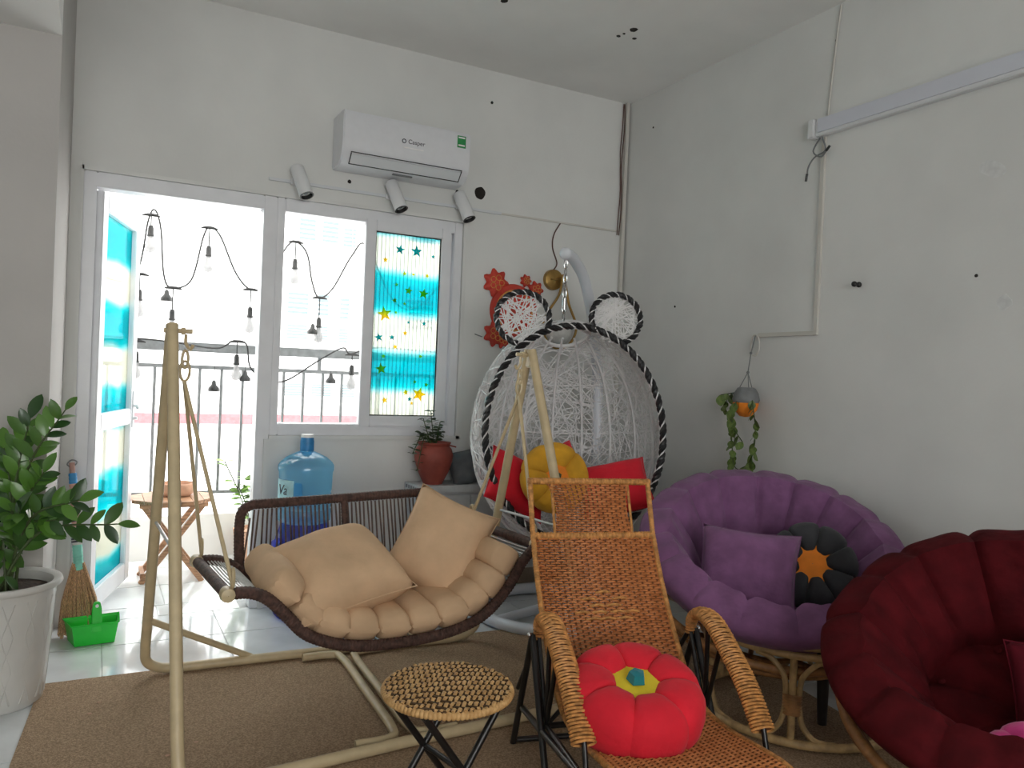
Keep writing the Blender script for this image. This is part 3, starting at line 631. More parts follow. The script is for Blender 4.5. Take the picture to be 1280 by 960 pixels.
cdn = 46
for i in range(cdn):
    x = xl + .04 + (xr2 - xl - .06) * i / (cdn - 1); xb = x - .035 * (1 - i / 8) * (i < 8)
    MB().tube([bk(x, zb(x) - (.02 if i else .05)), bk(xb + .006 * math.sin(i * 2.3), .45)],   .0038, 5).build('back_cord', DARKCORD, sb, world=True)
for x in (xl, 1.35): MB().tube([bk(x, .44), V((x, YR, .44 if x < 1 else .42))], .012, 8).build('back_bracket', BROWNWRAP, sb, world=True)
# ropes, rings and hooks
for ap, sx in ((AL, 1), (AR, -1)):
    h = ap + V((.045 * sx, 0, -.03))
    MB().tube(cr([h, h + V((.0, 0, -.03)), h + V((.014 * sx, 0, -.05)), h + V((.024 * sx, 0, -.035))], 5), .006, 6).build('hook', CREAMST, sb, world=True)
    for k, l in enumerate((.085, .125)):
        ring = [h + V(((.010 * math.cos(a) if k == 0 else .016 * math.cos(a)), .004 * math.cos(a), -l - (.03 if k == 0 else .034) * math.sin(a))) for a in [2 * PI * q / 16 for q in range(16)]]
        MB().tube(ring, .005, 6, True).build('ring', CREAMST, sb, world=True)
    i0 = 2 if sx > 0 else n_ - 4
    for yy, rr in ((YF, rail_pts(YF)), (YR, rail_pts(YR, -.04))):
        q = rr[0 if sx > 0 else -1] + V((.015 * sx, .0, .03)); st = h + V((0, 0, -.16))
        MB().tube([st, q], .007, 7).build('rope', CREAMST, sb, world=True)
        MB().tube([q + V((0, .016 * math.cos(a), .02 + .03 * math.sin(a))) for a in [2 * PI * w / 12 for w in range(12)]], .006, 6, True).build('rope_loop', CREAMST, sb, world=True)
# tufted pad
pad = thing('seat_pad', 'beige roll-quilted pad lining the hanging bench', 'seat pad', (.95, 2.85, .3))
Ls = [0]
for a, c in zip(pf, pf[1:]): Ls.append(Ls[-1] + (c - a).length)
def along(d_):
    for i in range(len(Ls) - 1):
        if Ls[i + 1] >= d_ or i == len(Ls) - 2:
            t = (d_ - Ls[i]) / (Ls[i + 1] - Ls[i]); p = pf[i].lerp(pf[i + 1], t); tg = (pf[i + 1] - pf[i]).normalized(); return p, tg
def roll(d0, d1, th, y0, y1, rdn_):
    mb = MB(); rows = []; ny_ = 14; p0, t0 = along(d0); p1, t1 = along(d1); c = (p0 + p1) / 2; tg = (p1 - p0).normalized(); nn = V((-tg.z, 0, tg.x)); hl = (p1 - p0).length / 2
    for i in range(ny_ + 1):
        s_ = i / ny_; yy = y0 + (y1 - y0) * s_; e = (1 - abs(2 * s_ - 1) ** 8); e = .22 + .78 * e ** .5 if e > 0 else .22; row = []
        for k in range(16):
            a = 2 * PI * k / 16; ca, sa_ = math.cos(a), math.sin(a)
            u = math.copysign(abs(ca) ** .6, ca) * hl * (1.02 if abs(s_ - .5) < .49 else .92); v = math.copysign(abs(sa_) ** .8, sa_) * th / 2 * e * (1 + .05 * math.sin(yy * 23 + rdn_ * 5))
            row.append(c + tg * u + nn * (v + th * .36 + .012) + V((0, yy, 0)))
        rows.append(row)
    b_ = mb.grid(rows, True); mb.f.append(tuple(b_ + k for k in range(16))); mb.f.append(tuple(b_ + ny_ * 16 + k for k in range(16))); return mb
tot = Ls[-1]; cuts = [.11, .235, .36, .49, .62, .75, .88, 1.01, 1.13, 1.24, 1.355]
cuts = [c * tot / 1.42 for c in cuts]
for i in range(len(cuts) - 1):
    roll(cuts[i], cuts[i + 1], .118 if i else .14, YF - .018 + .008 * (i % 2), YR - .03, i).build('pad_roll', BEIGE, pad, world=True)
def pillow(w, h, t, n=20, cx=.08, seed=0, pw=2.6):
    mb = MB(); rd_ = random.Random(seed); ph = [rd_.uniform(0, 6) for _ in range(6)]
    for sgn in (1, -1):
        rows = []
        for i in range(n + 1):
            row = []
            for k in range(n + 1):
                u = 2 * k / n - 1; v = 2 * i / n - 1
                q = max(0, (1 - abs(u) ** pw) * (1 - abs(v) ** pw)) ** .47
                x = u * w / 2 * (1 - cx * (1 - v * v)* (abs(u)**2)); y_ = v * h / 2 * (1 - cx * (1 - u * u) * (abs(v)**2))
                z = sgn * t / 2 * q * (1 + .07 * math.sin(3 * u + ph[0]) * math.sin(2.6 * v + ph[1]) + .03 * math.sin(9 * u + 4 * v + ph[2]))
                row.append((x, y_, z))
            rows.append(row)
        mb.grid(rows)
    bmv = {}
    return mb
def weld(o, d_=1e-4):
    bm = bmesh.new(); bm.from_mesh(o.data); bmesh.ops.remove_doubles(bm, verts=bm.verts, dist=d_); bmesh.ops.recalc_face_normals(bm, faces=bm.faces); bm.to_mesh(o.data); bm.free(); o.data.update(); return o
def aim(n, up=(0, 0, 1), roll_=0):
    z = V(n).normalized(); x = V(up).cross(z).normalized(); y_ = z.cross(x); m = Matrix((x, y_, z)).transposed() @ Matrix.Rotation(roll_, 3, 'Z'); return m.to_euler()
def mk_pillow(name, m, w, h, t, loc, n, label, roll_=0, seed=0, seam=True, up=(0, 0, 1)):
    e = thing(name, label, 'pillow', loc, aim(n, up, roll_))
    weld(pillow(w, h, t, seed=seed).build('cover', m, e))
    if seam:
        P = []
        for (a, b_) in ((-1, -1), (1, -1), (1, 1), (-1, 1)):
            c, d_ = {(-1, -1): (1, -1), (1, -1): (1, 1), (1, 1): (-1, 1), (-1, 1): (-1, -1)}[(a, b_)]
            for i in range(8):
                t_ = i / 8; u = a + (c - a) * t_; v = b_ + (d_ - b_) * t_
                P.append((u * w / 2 * (1 - .08 * (1 - v * v) * u * u), v * h / 2 * (1 - .08 * (1 - u * u) * v * v), 0))
        MB().tube(P, .0028, 5, True).build('seam', m, e)
    return e
mk_pillow('throw_pillow', BEIGE, .46, .40, .25, (.80, 2.83, .50), (-.08, -.42, .9), 'plump beige pillow lying flat on the hanging bench pad', .22, 1, up=(0, 1, 0))
mk_pillow('throw_pillow', BEIGE, .35, .40, .21, (1.245, 2.90, .56), (-.35, -.85, .42), 'beige pillow standing upright against the bench backrest', -.42, 2)

# ------------------------------------------------------------------ wicker lounge chair
lc = thing('lounge_chair', 'honey wicker lounge chair with woven arms and black metal legs', 'chair', (1.49, 1.95, .0), (0, 0, math.radians(-14)))
HWD = .225
bprof = cr([V((0, y_, z)) for y_, z in ((.36, .695), (.28, .56), (.17, .42), (.07, .32), (-.02, .265), (-.10, .245), (-.22, .248), (-.36, .268), (-.50, .285), (-.58, .265), (-.62, .22))], 8)
def resample(P, step):
    L = [0]
    for a, c in zip(P, P[1:]): L.append(L[-1] + (c - a).length)
    m = int(L[-1] / step); out = []; j_ = 0
    for i in range(m + 1):
        d_ = L[-1] * i / m
        while j_ < len(L) - 2 and L[j_ + 1] < d_: j_ += 1
        t = (d_ - L[j_]) / max(1e-9, L[j_ + 1] - L[j_]); out.append(P[j_].lerp(P[j_ + 1], t))
    return out
def weave(path, wfun, step=.0085, sp=.019, r=.0046, amp=.0042):
    P = resample(path, step); g = MB(); st = MB(); ns = None
    for i, p in enumerate(P):
        tg = (P[min(i + 1, len(P) - 1)] - P[max(i - 1, 0)]).normalized(); nn = V((0, -tg.z, tg.y)); 
        a, b_ = wfun(i / (len(P) - 1)); ns = max(6, int((b_ - a) / sp)) if ns is None else ns
        pts = []
        for k in range(ns * 2 + 1):
            x = a + (b_ - a) * k / (ns * 2); s_ = math.sin((k + (0 if i % 2 else 2)) * PI / 2); pts.append(p + V((x, 0, 0)) + nn * amp * s_)
        g.tube(pts, r, 4, False, True, .75)
    for k in range(ns):
        pts = [p + V((wfun(i / (len(P) - 1))[0] + (wfun(i / (len(P) - 1))[1] - wfun(i / (len(P) - 1))[0]) * (k + .5) / ns, 0, 0)) for i, p in enumerate(P)][::3]
        st.tube(pts, .0035, 4)
    return g, st
g, st = weave(bprof, lambda t: (-HWD + .006, HWD - .006))
g.build('woven_panel', RATTAN, lc, kind='stuff'); st.build('stave_web', STAVE, lc, kind='stuff')
hprof = [V((0, .43, .875)), V((0, .395, .785)), V((0, .362, .70))]
g, st = weave(hprof, lambda t: (-.145 + .012 * math.sin(t * PI) - .02 * (1 - t) ** 3, .145 - .012 * math.sin(t * PI) + .0 * t))
g.build('headrest_panel', RATTAN, lc, kind='stuff'); st.build('stave_web', STAVE, lc, kind='stuff')
for s_ in (-1, 1):
    MB().wrap([V((s_ * HWD, .43, .88)), V((s_ * HWD, .365, .70))] + [p + V((s_ * HWD, 0, 0)) for p in bprof[1:]], .010, .009, 8, .15).build('side_rail', RATTANL, lc)
    MB().tube([p + V((s_ * .145, 0, 0)) for p in hprof], .005, 6).build('headrest_edge', RATTANL, lc)
MB().wrap([(-HWD - .008, .43, .88), (HWD + .008, .43, .88)], .0125, .010, 8, .15).build('top_rail', RATTANL, lc)
MB().wrap([(-HWD, .366, .697), (-.15, .364, .697), (.15, .364, .697), (HWD, .366, .697)], .0145, .012, 8, .18).build('headrest_rail', RATTANL, lc)
MB().wrap([(-HWD, -.62, .22), (HWD, -.62, .22)], .012, .010, 8, .15).build('front_rail', RATTANL, lc)
g = MB()
for (x, i0) in ((0, 0), (-.055, 1), (.055, 1), (-.03, 2), (.03, 2), (-.085, 3), (-.025, 3), (.04, 3), (.09, 3), (0, 4), (-.05, 4), (.06, 4)):
    p = bprof[10 + i0 * 1]; nn = V((0, -.75, .65)); g.tube([p + V((x - .026, 0, 0)), p + V((x, 0, 0)) + nn * .012, p + V((x + .026, 0, 0))], .005, 5)
g.build('woven_motif', RATTANL, lc, kind='stuff')
for s_ in (-1, 1):
    ax = s_ * .262
    ap_ = cr([V((ax, .12, .425)), V((ax, .105, .475)), V((ax, .05, .508)), V((ax, -.03, .505)), V((ax, -.13, .455)), V((ax, -.24, .385)), V((ax, -.33, .30))], 8)
    # woven arm band: two crossing ranks of strands over a flat core
    core = MB().tube(ap_, [.006 + .007 * min(1, i / 18) for i in range(len(ap_))], 10, flat=2.1, up=(1, 0, 0)).build('armrest', STAVE, lc)
    Q = resample(ap_, .0095); g = MB()
    for i, p in enumerate(Q):
        tg = (Q[min(i + 1, len(Q) - 1)] - Q[max(i - 1, 0)]).normalized(); nn = V((0, -tg.z, tg.y)); nn = -nn if nn.z < 0 and nn.y > 0 else nn; 
        if i == 0: nn0 = nn
        w_ = .013 + .019 * min(1, i / 16); k0 = i % 2
        pts = []
        for k in range(13):
            a = 2 * PI * k / 12; bump_ = 1 + (.16 if (int(k * 1.0) + 2 * k0) % 4 < 2 else -.05)
            pts.append(p + V((math.cos(a) * w_ * 1.03, 0, 0)) + nn * math.sin(a) * w_ * .55 * bump_)
        g.tube(pts[:-1], .0042, 4, True)
    g.build('arm_weave', RATTANL, core, kind='stuff')
    A, Bp, Cp, E_ = V((ax, .12, .435)), V((ax, -.0, .50)), V((ax, -.09, .47)), V((ax, -.33, .31)); H = V((ax, .0, .20)); F1, F2 = V((ax, .30, .01)), V((ax, -.32, .01))
    for a, c in ((A, H), (Bp, H), (Cp, H), (A, V((ax, .34, .18))), (E_, V((ax, -.37, .2))), (H, V((ax, -.40, .215)))):
        MB().tube([a, c], .008, 8).build('strut', BLACKM, lc)
    MB().tube([A + V((s_ * .02, 0, 0)), F1 + V((s_ * .02, -.0, 0))], .011, 8).build('leg', BLACKM, lc)
    MB().tube([A + V((s_ * .02, 0, 0)), V((ax + s_ * .02, -.12, .01))], .011, 8).build('leg', BLACKM, lc)
    MB().tube([E_ - V((0, .04, .1)), F2 + V((s_ * .01, -.06, 0))], .011, 8).build('leg', BLACKM, lc)
    MB().tube([V((ax + s_ * .02, .2, .17)), V((ax + s_ * .02, .0, .19)), V((ax, -.38, .21))], .010, 8).build('side_stretcher', BLACKM, lc)
    for q in (A + V((s_ * .03, 0, .0)), H + V((s_ * .012, 0, 0)), V((ax + s_ * .014, -.35, .23))): MB().ball(q, .009, 8).build('bolt', CHROME, lc)
    MB().bar((s_ * HWD, -.02, .255), (ax, 0, .2), .012, .012).build('seat_bracket', BLACKM, lc, smooth=False)
for y_, z in ((.30, .02), (-.37, .205), (.02, .19)): MB().tube([(-.27, y_, z), (.27, y_, z)], .010, 8).build('cross_stretcher', BLACKM, lc)
# ------------------------------------------------------------------ flower cushions
def flower_cushion(name, label, loc, n, R, T, lobes, m, mc, mk, cr_=.34, twist=0., sep=.12, knot=.16):
    e = thing(name, label, 'cushion', loc, aim(n, (0, 1, 0) if abs(V(n).normalized().z) > .8 else (0, 0, 1), twist))
    for k in range(lobes):
        a0 = 2 * PI * k / lobes; mb = MB(); rows = []; w = PI / lobes * 1.06; nv = 18; nu = 9
        for i in range(nu + 1):
            u = 2 * i / nu - 1; th = a0 + u * w; puff = (1 - abs(u) ** 3.2) ** .5 if abs(u) < 1 else 0; row = []
            for q in range(nv):
                a = 2 * PI * q / nv; rc = R * .60; rr = R * .40 * (1 - sep + sep * puff); hh = T / 2 * (1 - sep * 1.8 + sep * 1.8 * puff)
                ca, sa_ = math.cos(a), math.sin(a); rad = rc + rr * math.copysign(abs(ca) ** .85, ca); z = hh * math.copysign(abs(sa_) ** .85, sa_)
                row.append((rad * math.cos(th), rad * math.sin(th), z))
            rows.append(row)
        b_ = mb.grid(rows, True); mb.f.append(tuple(b_ + q for q in range(nv))); mb.f.append(tuple(b_ + nu * nv + q for q in range(nv)))
        mb.build('petal', m, e)
    MB().lathe([(R * .30, -T * .3), (R * .5, T * .1), (R * cr_, T * .30), (R * cr_ * .6, T * .36), (.001, T * .34)], 7 * lobes, fn=lambda a, z: 1 + .06 * math.cos(lobes * a)).build('flower_centre', mc, e)
    if mk: 
        kn_ = MB(); s_ = R * knot; kn_.lathe([(.001, -s_ * .3), (s_ * .9, 0), (s_ * .7, s_ * .8), (.001, s_ * .95)], 5, (0, 0, T * .37)); kn_.build('centre_knot', mk, e, smooth=True, bevel=.003)
    return e
flower_cushion('flower_cushion', 'red flower cushion with yellow centre on the wicker lounge chair seat', (1.368, 1.765, .352), (-.10, -.24, .95), .199, .175, 7, REDF, YELF, TEALF, .52)

# ------------------------------------------------------------------ round wicker stool
so = thing('folding_stool', 'round straw wicker stool on black folding legs', 'stool', (.853, 1.895, 0), (0, 0, math.radians(12)))
RS, ZS = .168, .42
g = MB(); gc = MB()
MB().lathe([(.001, ZS - .022), (RS - .01, ZS - .022), (RS - .004, ZS - .010), (.001, ZS - .008)], 40).build('seat_base', STAVED, so)
nrow = 25
for i in range(nrow):
    yy = -RS + (i + .5) * 2 * RS / nrow; hwid = math.sqrt(max(0, RS ** 2 - yy ** 2)) - .002; n2 = max(4, int(hwid * 2 / .0088)); pts = []
    for k in range(n2 + 1):
        x = -hwid + 2 * hwid * k / n2; dome = .007 * (1 - (x * x + yy * yy) / RS ** 2); pts.append((x, yy, ZS + dome + .0055 * math.sin((x / .0175 + i * .4) * PI)))
    g.tube(pts, .0052, 6, False, True, .6, up=(0, 0, 1))
for i in range(19):
    x = -RS + (i + .5) * 2 * RS / 19; hwid = math.sqrt(max(0, RS ** 2 - x * x)) - .002; gc.tube([(x, -hwid, ZS - .001), (x, 0, ZS + .006 * (1 - x * x / RS ** 2)), (x, hwid, ZS - .001)], .005, 5)
Mr = Matrix.Rotation(math.radians(35), 3, 'Z')
g.v = [Mr @ p for p in g.v]; gc.v = [Mr @ p for p in gc.v]
g.build('woven_top', STOOLR, so, kind='stuff'); gc.build('stave_web', STAVED, so, kind='stuff')
circ = lambda r, z, n=64: [(r * math.cos(2 * PI * k / n), r * math.sin(2 * PI * k / n), z) for k in range(n)]
MB().wrap(circ(RS - .002, ZS - .009), .0115, .011, 8, .25, True).build('wrapped_rim', STOOLR, so)
for s_ in (-1, 1):
    for yy, q in ((.10, 1), (-.085, -1)):
        MB().tube([(s_ * .13, yy, ZS - .02), (s_ * -.17 * q * s_ if False else -s_ * .16, yy, .008)], .0095, 8).build('leg', BLACKM, so)
        MB().ball((-s_ * .16, yy, .010), .011, 8).build('foot_cap', BLACKP, so)
for x, z in ((.13, ZS - .022), (-.13, ZS - .022)): MB().tube([(x, -.10, z), (x, .11, z)], .008, 8).build('seat_support', BLACKM, so)
for x, z in ((.10, .085), (-.10, .085), (0.0, .225)): MB().tube([(x, -.09, z), (x, .105, z)], .008, 8).build('cross_stretcher', BLACKM, so)

# ------------------------------------------------------------------ papasan chairs
def papasan_cushion(name, label, m, loc, n, R, dish, th, lobes, seed, roll_=0):
    e = thing(name, label, 'seat cushion', loc, aim(n, (0, 0, 1), roll_)); rd_ = random.Random(seed)
    jit = [rd_.uniform(-.12, .12) for _ in range(lobes)]; jin = [rd_.uniform(-.14, .14) for _ in range(lobes)]
    NB = max(5, lobes // 2); A0 = [2 * PI * (k + jit[k]) / lobes for k in range(lobes)]; B0 = [2 * PI * (k + .5 + jin[k]) / NB for k in range(NB)]
    def arc(a, L_): return min(abs((a - q + PI) % (2 * PI) - PI) for q in L_)
    def crease(a, rho, wd): return (1 - math.exp(-(arc(a, A0) * max(rho, .05) / wd) ** 1.2)) * (.9 + .1 * math.sin(11 * a + 30 * rho + seed))
    NT = lobes * 14; rows = []
    prof = []
    ns = 26
    for i in range(ns + 1): prof.append(('t', i / ns))
    for i in range(1, 8): prof.append(('r', i / 8))
    for i in range(9): prof.append(('b', 1 - i / 8))
    for kind, s_ in prof:
        row = []
        for k in range(NT):
            a = 2 * PI * k / NT
            rho = max(.002, s_ * R if kind != 'r' else R); zd = dish * (min(1, rho / R)) ** 2.2
            lobe = abs(math.cos(lobes * a / 2 + .4 * math.sin(3 * a + seed)))
            if kind == 't':
                e_ = min(1, max(0, (s_ - .5) / .5)); c = crease(a, rho, .016)
                hgt = .075 * math.sin(PI / 2 * e_) ** .7 - (1 - c) * .032 * min(1, e_ * 3) + .010 * lobe * e_
                for q in B0:
                    dx = rho * math.cos(a) - R * .5 * math.cos(q); dy = rho * math.sin(a) - R * .5 * math.sin(q); hgt -= .045 * math.exp(-(dx * dx + dy * dy) / .0035)
                hgt -= .04 * math.exp(-rho * rho / .003)
                dl = arc(a, B0) * max(rho, .04)
                hgt -= .014 * math.exp(-(dl / .02) ** 1.3) * (1 - e_) * min(1, rho / .1) + .016 * math.exp(-((s_ - .5) / .035) ** 2)
                sl = dish * 2.2 * (rho / R) ** 1.2 / R; nx, nz = -sl / math.hypot(1, sl), 1 / math.hypot(1, sl)
                r_, z = rho + nx * hgt, zd + th * .5 + nz * hgt
                er_, ez_ = r_, z
            elif kind == 'r':
                c = crease(a, R, .016); sl = dish * 2.2 / R; nx, nz = -sl / math.hypot(1, sl), 1 / math.hypot(1, sl)
                h1 = .075 - (1 - c) * .032 + .010 * lobe; p0 = V((R + nx * h1, dish + th * .5 + nz * h1)); p1 = V((R, dish - th * .5)); w = math.sin(PI * s_)
                q = p0.lerp(p1, s_); tgd = (p1 - p0).normalized(); on = V((-tgd.y, tgd.x)); r_ = q.x + on.x * w * .095 * (.80 + .20 * c + .05 * lobe); z = q.y + on.y * w * .095 * (.72 + .28 * c)
            else:
                r_, z = rho, zd - th * .5
            r_ *= 1 + .006 * math.sin(5 * a + seed)
            row.append((max(.001, r_) * math.cos(a), max(.001, r_) * math.sin(a), z - dish))
        rows.append(row)
    mb = MB(); mb.grid(rows, True); mb.build('cushion_cover', m, e)
    for a in B0:
        rr = R * .5; MB().ball((rr * math.cos(a), rr * math.sin(a), dish * .5 ** 2.2 - dish + th * .5 - .05), .012, 8, (1, 1, .5)).build('tuft_button', m, e)
    return e
def papasan_base(label, loc, n, R, dish, th, sc_, rs=.31, hs=.33, mcane=CANE):
    t = thing('papasan_chair', label, 'chair', (sc_[0], sc_[1], 0)); M_ = aim(n).to_matrix(); c = V(loc)
    P = lambda r, a, z: c + M_ @ V((r * math.cos(a), r * math.sin(a), z))
    for dz, rr in ((-th * .55, R * 1.0), (-th * .55 - .035, R * .97)):
        MB().tube([P(rr, 2 * PI * k / 64, dz) for k in range(64)], .017, 8, True).build('bowl_ring', CANED, t, world=True)
    for k in range(10):
        a = 2 * PI * k / 10; pts = [P(R * s_, a, -th * .58 - .01 - dish * 1.02 * (1 - s_ ** 2.2)) for s_ in (0.02, .2, .4, .6, .8, .97)]
        MB().tube(cr(pts, 4), .011, 7).build('bowl_rib', CANED, t, world=True)
    MB().tube([P(R * .55, 2 * PI * k / 40, -th * .58 - .01 - dish * (1 - .55 ** 2.2)) for k in range(40)], .012, 7, True).build('bowl_hoop', CANED, t, world=True)
    s0 = V((sc_[0], sc_[1], 0))
    cc = lambda r, z: [s0 + V((r * math.cos(2 * PI * k / 56), r * math.sin(2 * PI * k / 56), z)) for k in range(56)]
    MB().tube(cc(rs, .028), .016, 8, True).build('base_ring', mcane, t, world=True)
    MB().tube(cc(rs, hs), .014, 8, True).build('upper_ring', mcane, t, world=True); MB().tube(cc(rs - .004, hs + .03), .011, 8, True).build('upper_ring', mcane, t, world=True)
    for k in range(6):
        a = 2 * PI * k / 6 + math.radians(219.5); ra = V((math.cos(a), math.sin(a), 0)); ta = V((-math.sin(a), math.cos(a), 0)); b0 = s0 + ra * rs * .985
        MB().tube([b0 + V((0, 0, .03)), b0 + V((0, 0, hs))], .013, 8).build('post', mcane, t, world=True)
        for s_ in (-1, 1):
            def q(u, z): 
                aa = a + s_ * u / rs; return s0 + V((math.cos(aa), math.sin(aa), 0)) * rs * .985 + V((0, 0, z))
            MB().tube(cr([q(.15, .035), q(.08, .045), q(.038, .09), q(.024, .15), q(.022, hs * .55), q(.026, hs * .72), q(.04, hs - .06), q(.08, hs - .022), q(.13, hs - .012)], 5), .010, 7).build('side_rod', mcane, t, world=True)
        MB().wrap([b0 + V((0, 0, .125)), b0 + V((0, 0, .195))], .034, .009, 10, .08, flat=.55, up=ra).build('binding', CANED, t, world=True)
    return t
nP = V((-.24, -.38, .89)).normalized(); cP = V((2.405, 2.27, .565))
papasan_base('pale rattan papasan frame under the purple round cushion', cP, nP, .505, .24, .15, (2.43, 2.13), .36, .33)
papasan_cushion('papasan_cushion', 'round purple tufted papasan cushion in a rattan bowl', PURPLE, cP + nP * .02, nP, .46, .27, .12, 16, 4)
tag(MB().tube([(2.40, 1.985, .34), (2.42, 1.995, .009)], [.026, .017], 10).build('stool_leg', BARK), 'single dark wooden leg beneath the purple papasan bowl', 'leg')
nM = V((-.46, -.12, .87)).normalized(); cM = V((2.19, 1.185, .545))
papasan_base('rattan papasan frame mostly hidden under the maroon round cushion', cM, nM, .46, .22, .15, (2.24, 1.2), .28, .30)
papasan_cushion('papasan_cushion', 'round dark maroon tufted papasan cushion', MAROON, cM + nM * .02, nM, .425, .23, .12, 15, 9)
def local_pt(c, n, R, dish, x, y_, lift):
    M_ = aim(n).to_matrix(); rho = math.hypot(x, y_); return V(c) + M_ @ V((x, y_, dish * ((rho / R) ** 2.2 - 1) + lift))
tc = nP
mk_pillow('throw_pillow', PURPLE, .37, .34, .18, pd(934, 716, 3.0), (-.62, -.62, .42), 'purple pillow lying in the purple papasan beside the black flower cushion', -.05, 5)
flower_cushion('flower_cushion', 'charcoal flower cushion with orange centre in the purple papasan', pd(1014, 708, 3.05), (-.62, -.66, .42), .172, .14, 8, BLACKF, ORANGEF, None, .46, .2, sep=.27)
flower_cushion('flower_cushion', 'bright pink flower cushion in the maroon papasan', pd(1310, 985, 1.80), (-.5, -.4, .75), .15, .12, 7, PINKF, YELF, None, .3)
mk_pillow('throw_pillow', mat('crimson_fabric', (.12, .005, .014), .85, spec=.2), .34, .32, .13, pd(1362, 890, 1.97), (-.75, -.5, .4), 'crimson pillow in the maroon papasan above the pink cushion', .1, 8)

# ------------------------------------------------------------------ hanging egg chair
eg = thing('egg_chair', 'white woven hanging egg chair with black rim and bear ears', 'egg chair', (2.19, 3.47, .35))
eg_c = V((2.185, 3.47, .955)); ea, eb, ec = .50, .46, .60; yaw = math.radians(-21); tilt = math.radians(9)
ME = Matrix.Rotation(yaw, 3, 'Z') @ Matrix.Rotation(-tilt, 3, 'X')
YO = -.20 * 1.0
def ep(v): return eg_c + ME @ V(v)
def eshell(d_, off=0.):
    d_ = V(d_).normalized(); return V((d_.x * (ea + off), d_.y * (eb + off), d_.z * (ec + off)))
rd = random.Random(21); g = MB(); cnt = 0
while cnt < 900:
    d0 = V((rd.gauss(0, 1), rd.gauss(0, 1), rd.gauss(0, 1))).normalized(); dr = V((rd.gauss(0, 1), rd.gauss(0, 1), rd.gauss(0, 1)))
    dr = (dr - d0 * dr.dot(d0)).normalized(); ln = rd.uniform(.5, 1.1); off = rd.uniform(-.007, .007)
    pts = []
    for i in range(9):
        a = ln * (i / 8 - .5); d_ = d0 * math.cos(a) + dr * math.sin(a)
        p = eshell(d_, off)
        if p.y < YO or (p.z > .3 and math.hypot(p.x, p.y - .10) < .13): break
        pts.append(ep(p))
    if len(pts) > 3: g.tube(pts, .0031, 3, caps=False); cnt += 1
g.build('strand_web', WEB, eg, world=True, kind='stuff')
kk = math.sqrt(1 - (YO / eb) ** 2)
rim = lambda a, off=0.: V(((ea + off) * kk * math.sin(a), YO, (ec + off) * kk * math.cos(a)))
def braid(P, name, closed=True, r=.0105, parent=eg, tw=26):
    n = len(P)
    for s_, m in ((0, BLACKW), (1, WEB), (2, BLACKW)):
        Q = []
        for i, p in enumerate(P):
            t = (P[(i + 1) % n] - P[i - 1]) if closed else (P[min(i + 1, n - 1)] - P[max(i - 1, 0)]); x, y_ = frame_of(t); a = tw * 2 * PI * i / n + s_ * 2 * PI / 3
            Q.append(p + (x * math.cos(a) + y_ * math.sin(a)) * r * .75)
        MB().tube(Q, r * (1.1 if m is BLACKW else .42), 6, closed).build(name, m, parent, world=True)
braid([ep(rim(2 * PI * k / 420)) for k in range(420)], 'rim_braid', tw=46)
MB().tube([ep(rim(2 * PI * k / 80, -.004) + V((0, .016, 0))) for k in range(80)], .011, 6, True).build('rim_tube', WEB, eg, world=True)
for (ax_, az_, r) in ((-.275, .568, .135), (.205, .588, .128)):
    c = V((ax_, YO, az_)); aim_a = math.atan2(az_, ax_)
    arc = [c + V((r * math.cos(aim_a + b_), 0, r * math.sin(aim_a + b_))) for b_ in [math.radians(-142 + 284 * i / 100) for i in range(101)]]
    braid([ep(p) for p in arc], 'ear_braid', False, .009, tw=13)
    MB().tube([ep(p + V((0, .016, 0)) - (p - c) * .03) for p in arc], .008, 6).build('ear_tube', WEB, eg, world=True)
    g = MB()
    for k in range(46):
        a1 = rd.uniform(0, 2 * PI); a2 = a1 + rd.uniform(1.4, 3.6); g.tube([ep(c + V((r * math.cos(a1), .012, r * math.sin(a1)))), ep(c + V((r * math.cos(a2), .012 + rd.uniform(-.006, .006), r * math.sin(a2))))], .0032, 4)
    g.build('ear_web', WEB, eg, world=True, kind='stuff')
for k in range(9):
    a = PI * (k + .5) / 9 - PI / 2 + PI / 2
    pts = [eshell((math.cos(a) * math.sin(b_), math.sin(a) * math.sin(b_), math.cos(b_)), -.006) for b_ in [.38 + 2.4 * i / 16 for i in range(17)]]
    MB().tube([ep(p) for p in pts if p.y > YO], .007, 6).build('rib', WEB, eg, world=True)
for z in (-.25, .05, .32):
    sz = math.sqrt(1 - (z / ec) ** 2); pts = [V((ea * sz * math.cos(a), eb * sz * math.sin(a), z)) for a in [math.radians(-40 + 260 * i / 40) for i in range(41)]]
    MB().tube([ep(p) for p in pts if p.y > YO], .005, 6).build('hoop', WEB, eg, world=True)
MB().tube([ep((.13 * math.cos(q), .10 + .13 * math.sin(q), ec * math.sqrt(1 - (.13 * math.cos(q) / ea) ** 2 - ((.10 + .13 * math.sin(q)) / eb) ** 2))) for q in [2 * PI * k / 32 for k in range(32)]], .011, 8, True).build('top_ring', WEB, eg, world=True)
hook = V((2.10, 3.42, 1.865)); tp = ep((-.0, .0, .60)); tp = V((hook.x, hook.y, tp.z))
for k in range(2): MB().tube([ep((s_ * .128, .08, .565)) if i else tp for i in (0, 1) for s_ in ((-1, 1)[k],)], .008, 6).build('hanger_bar', WEB, eg, world=True)
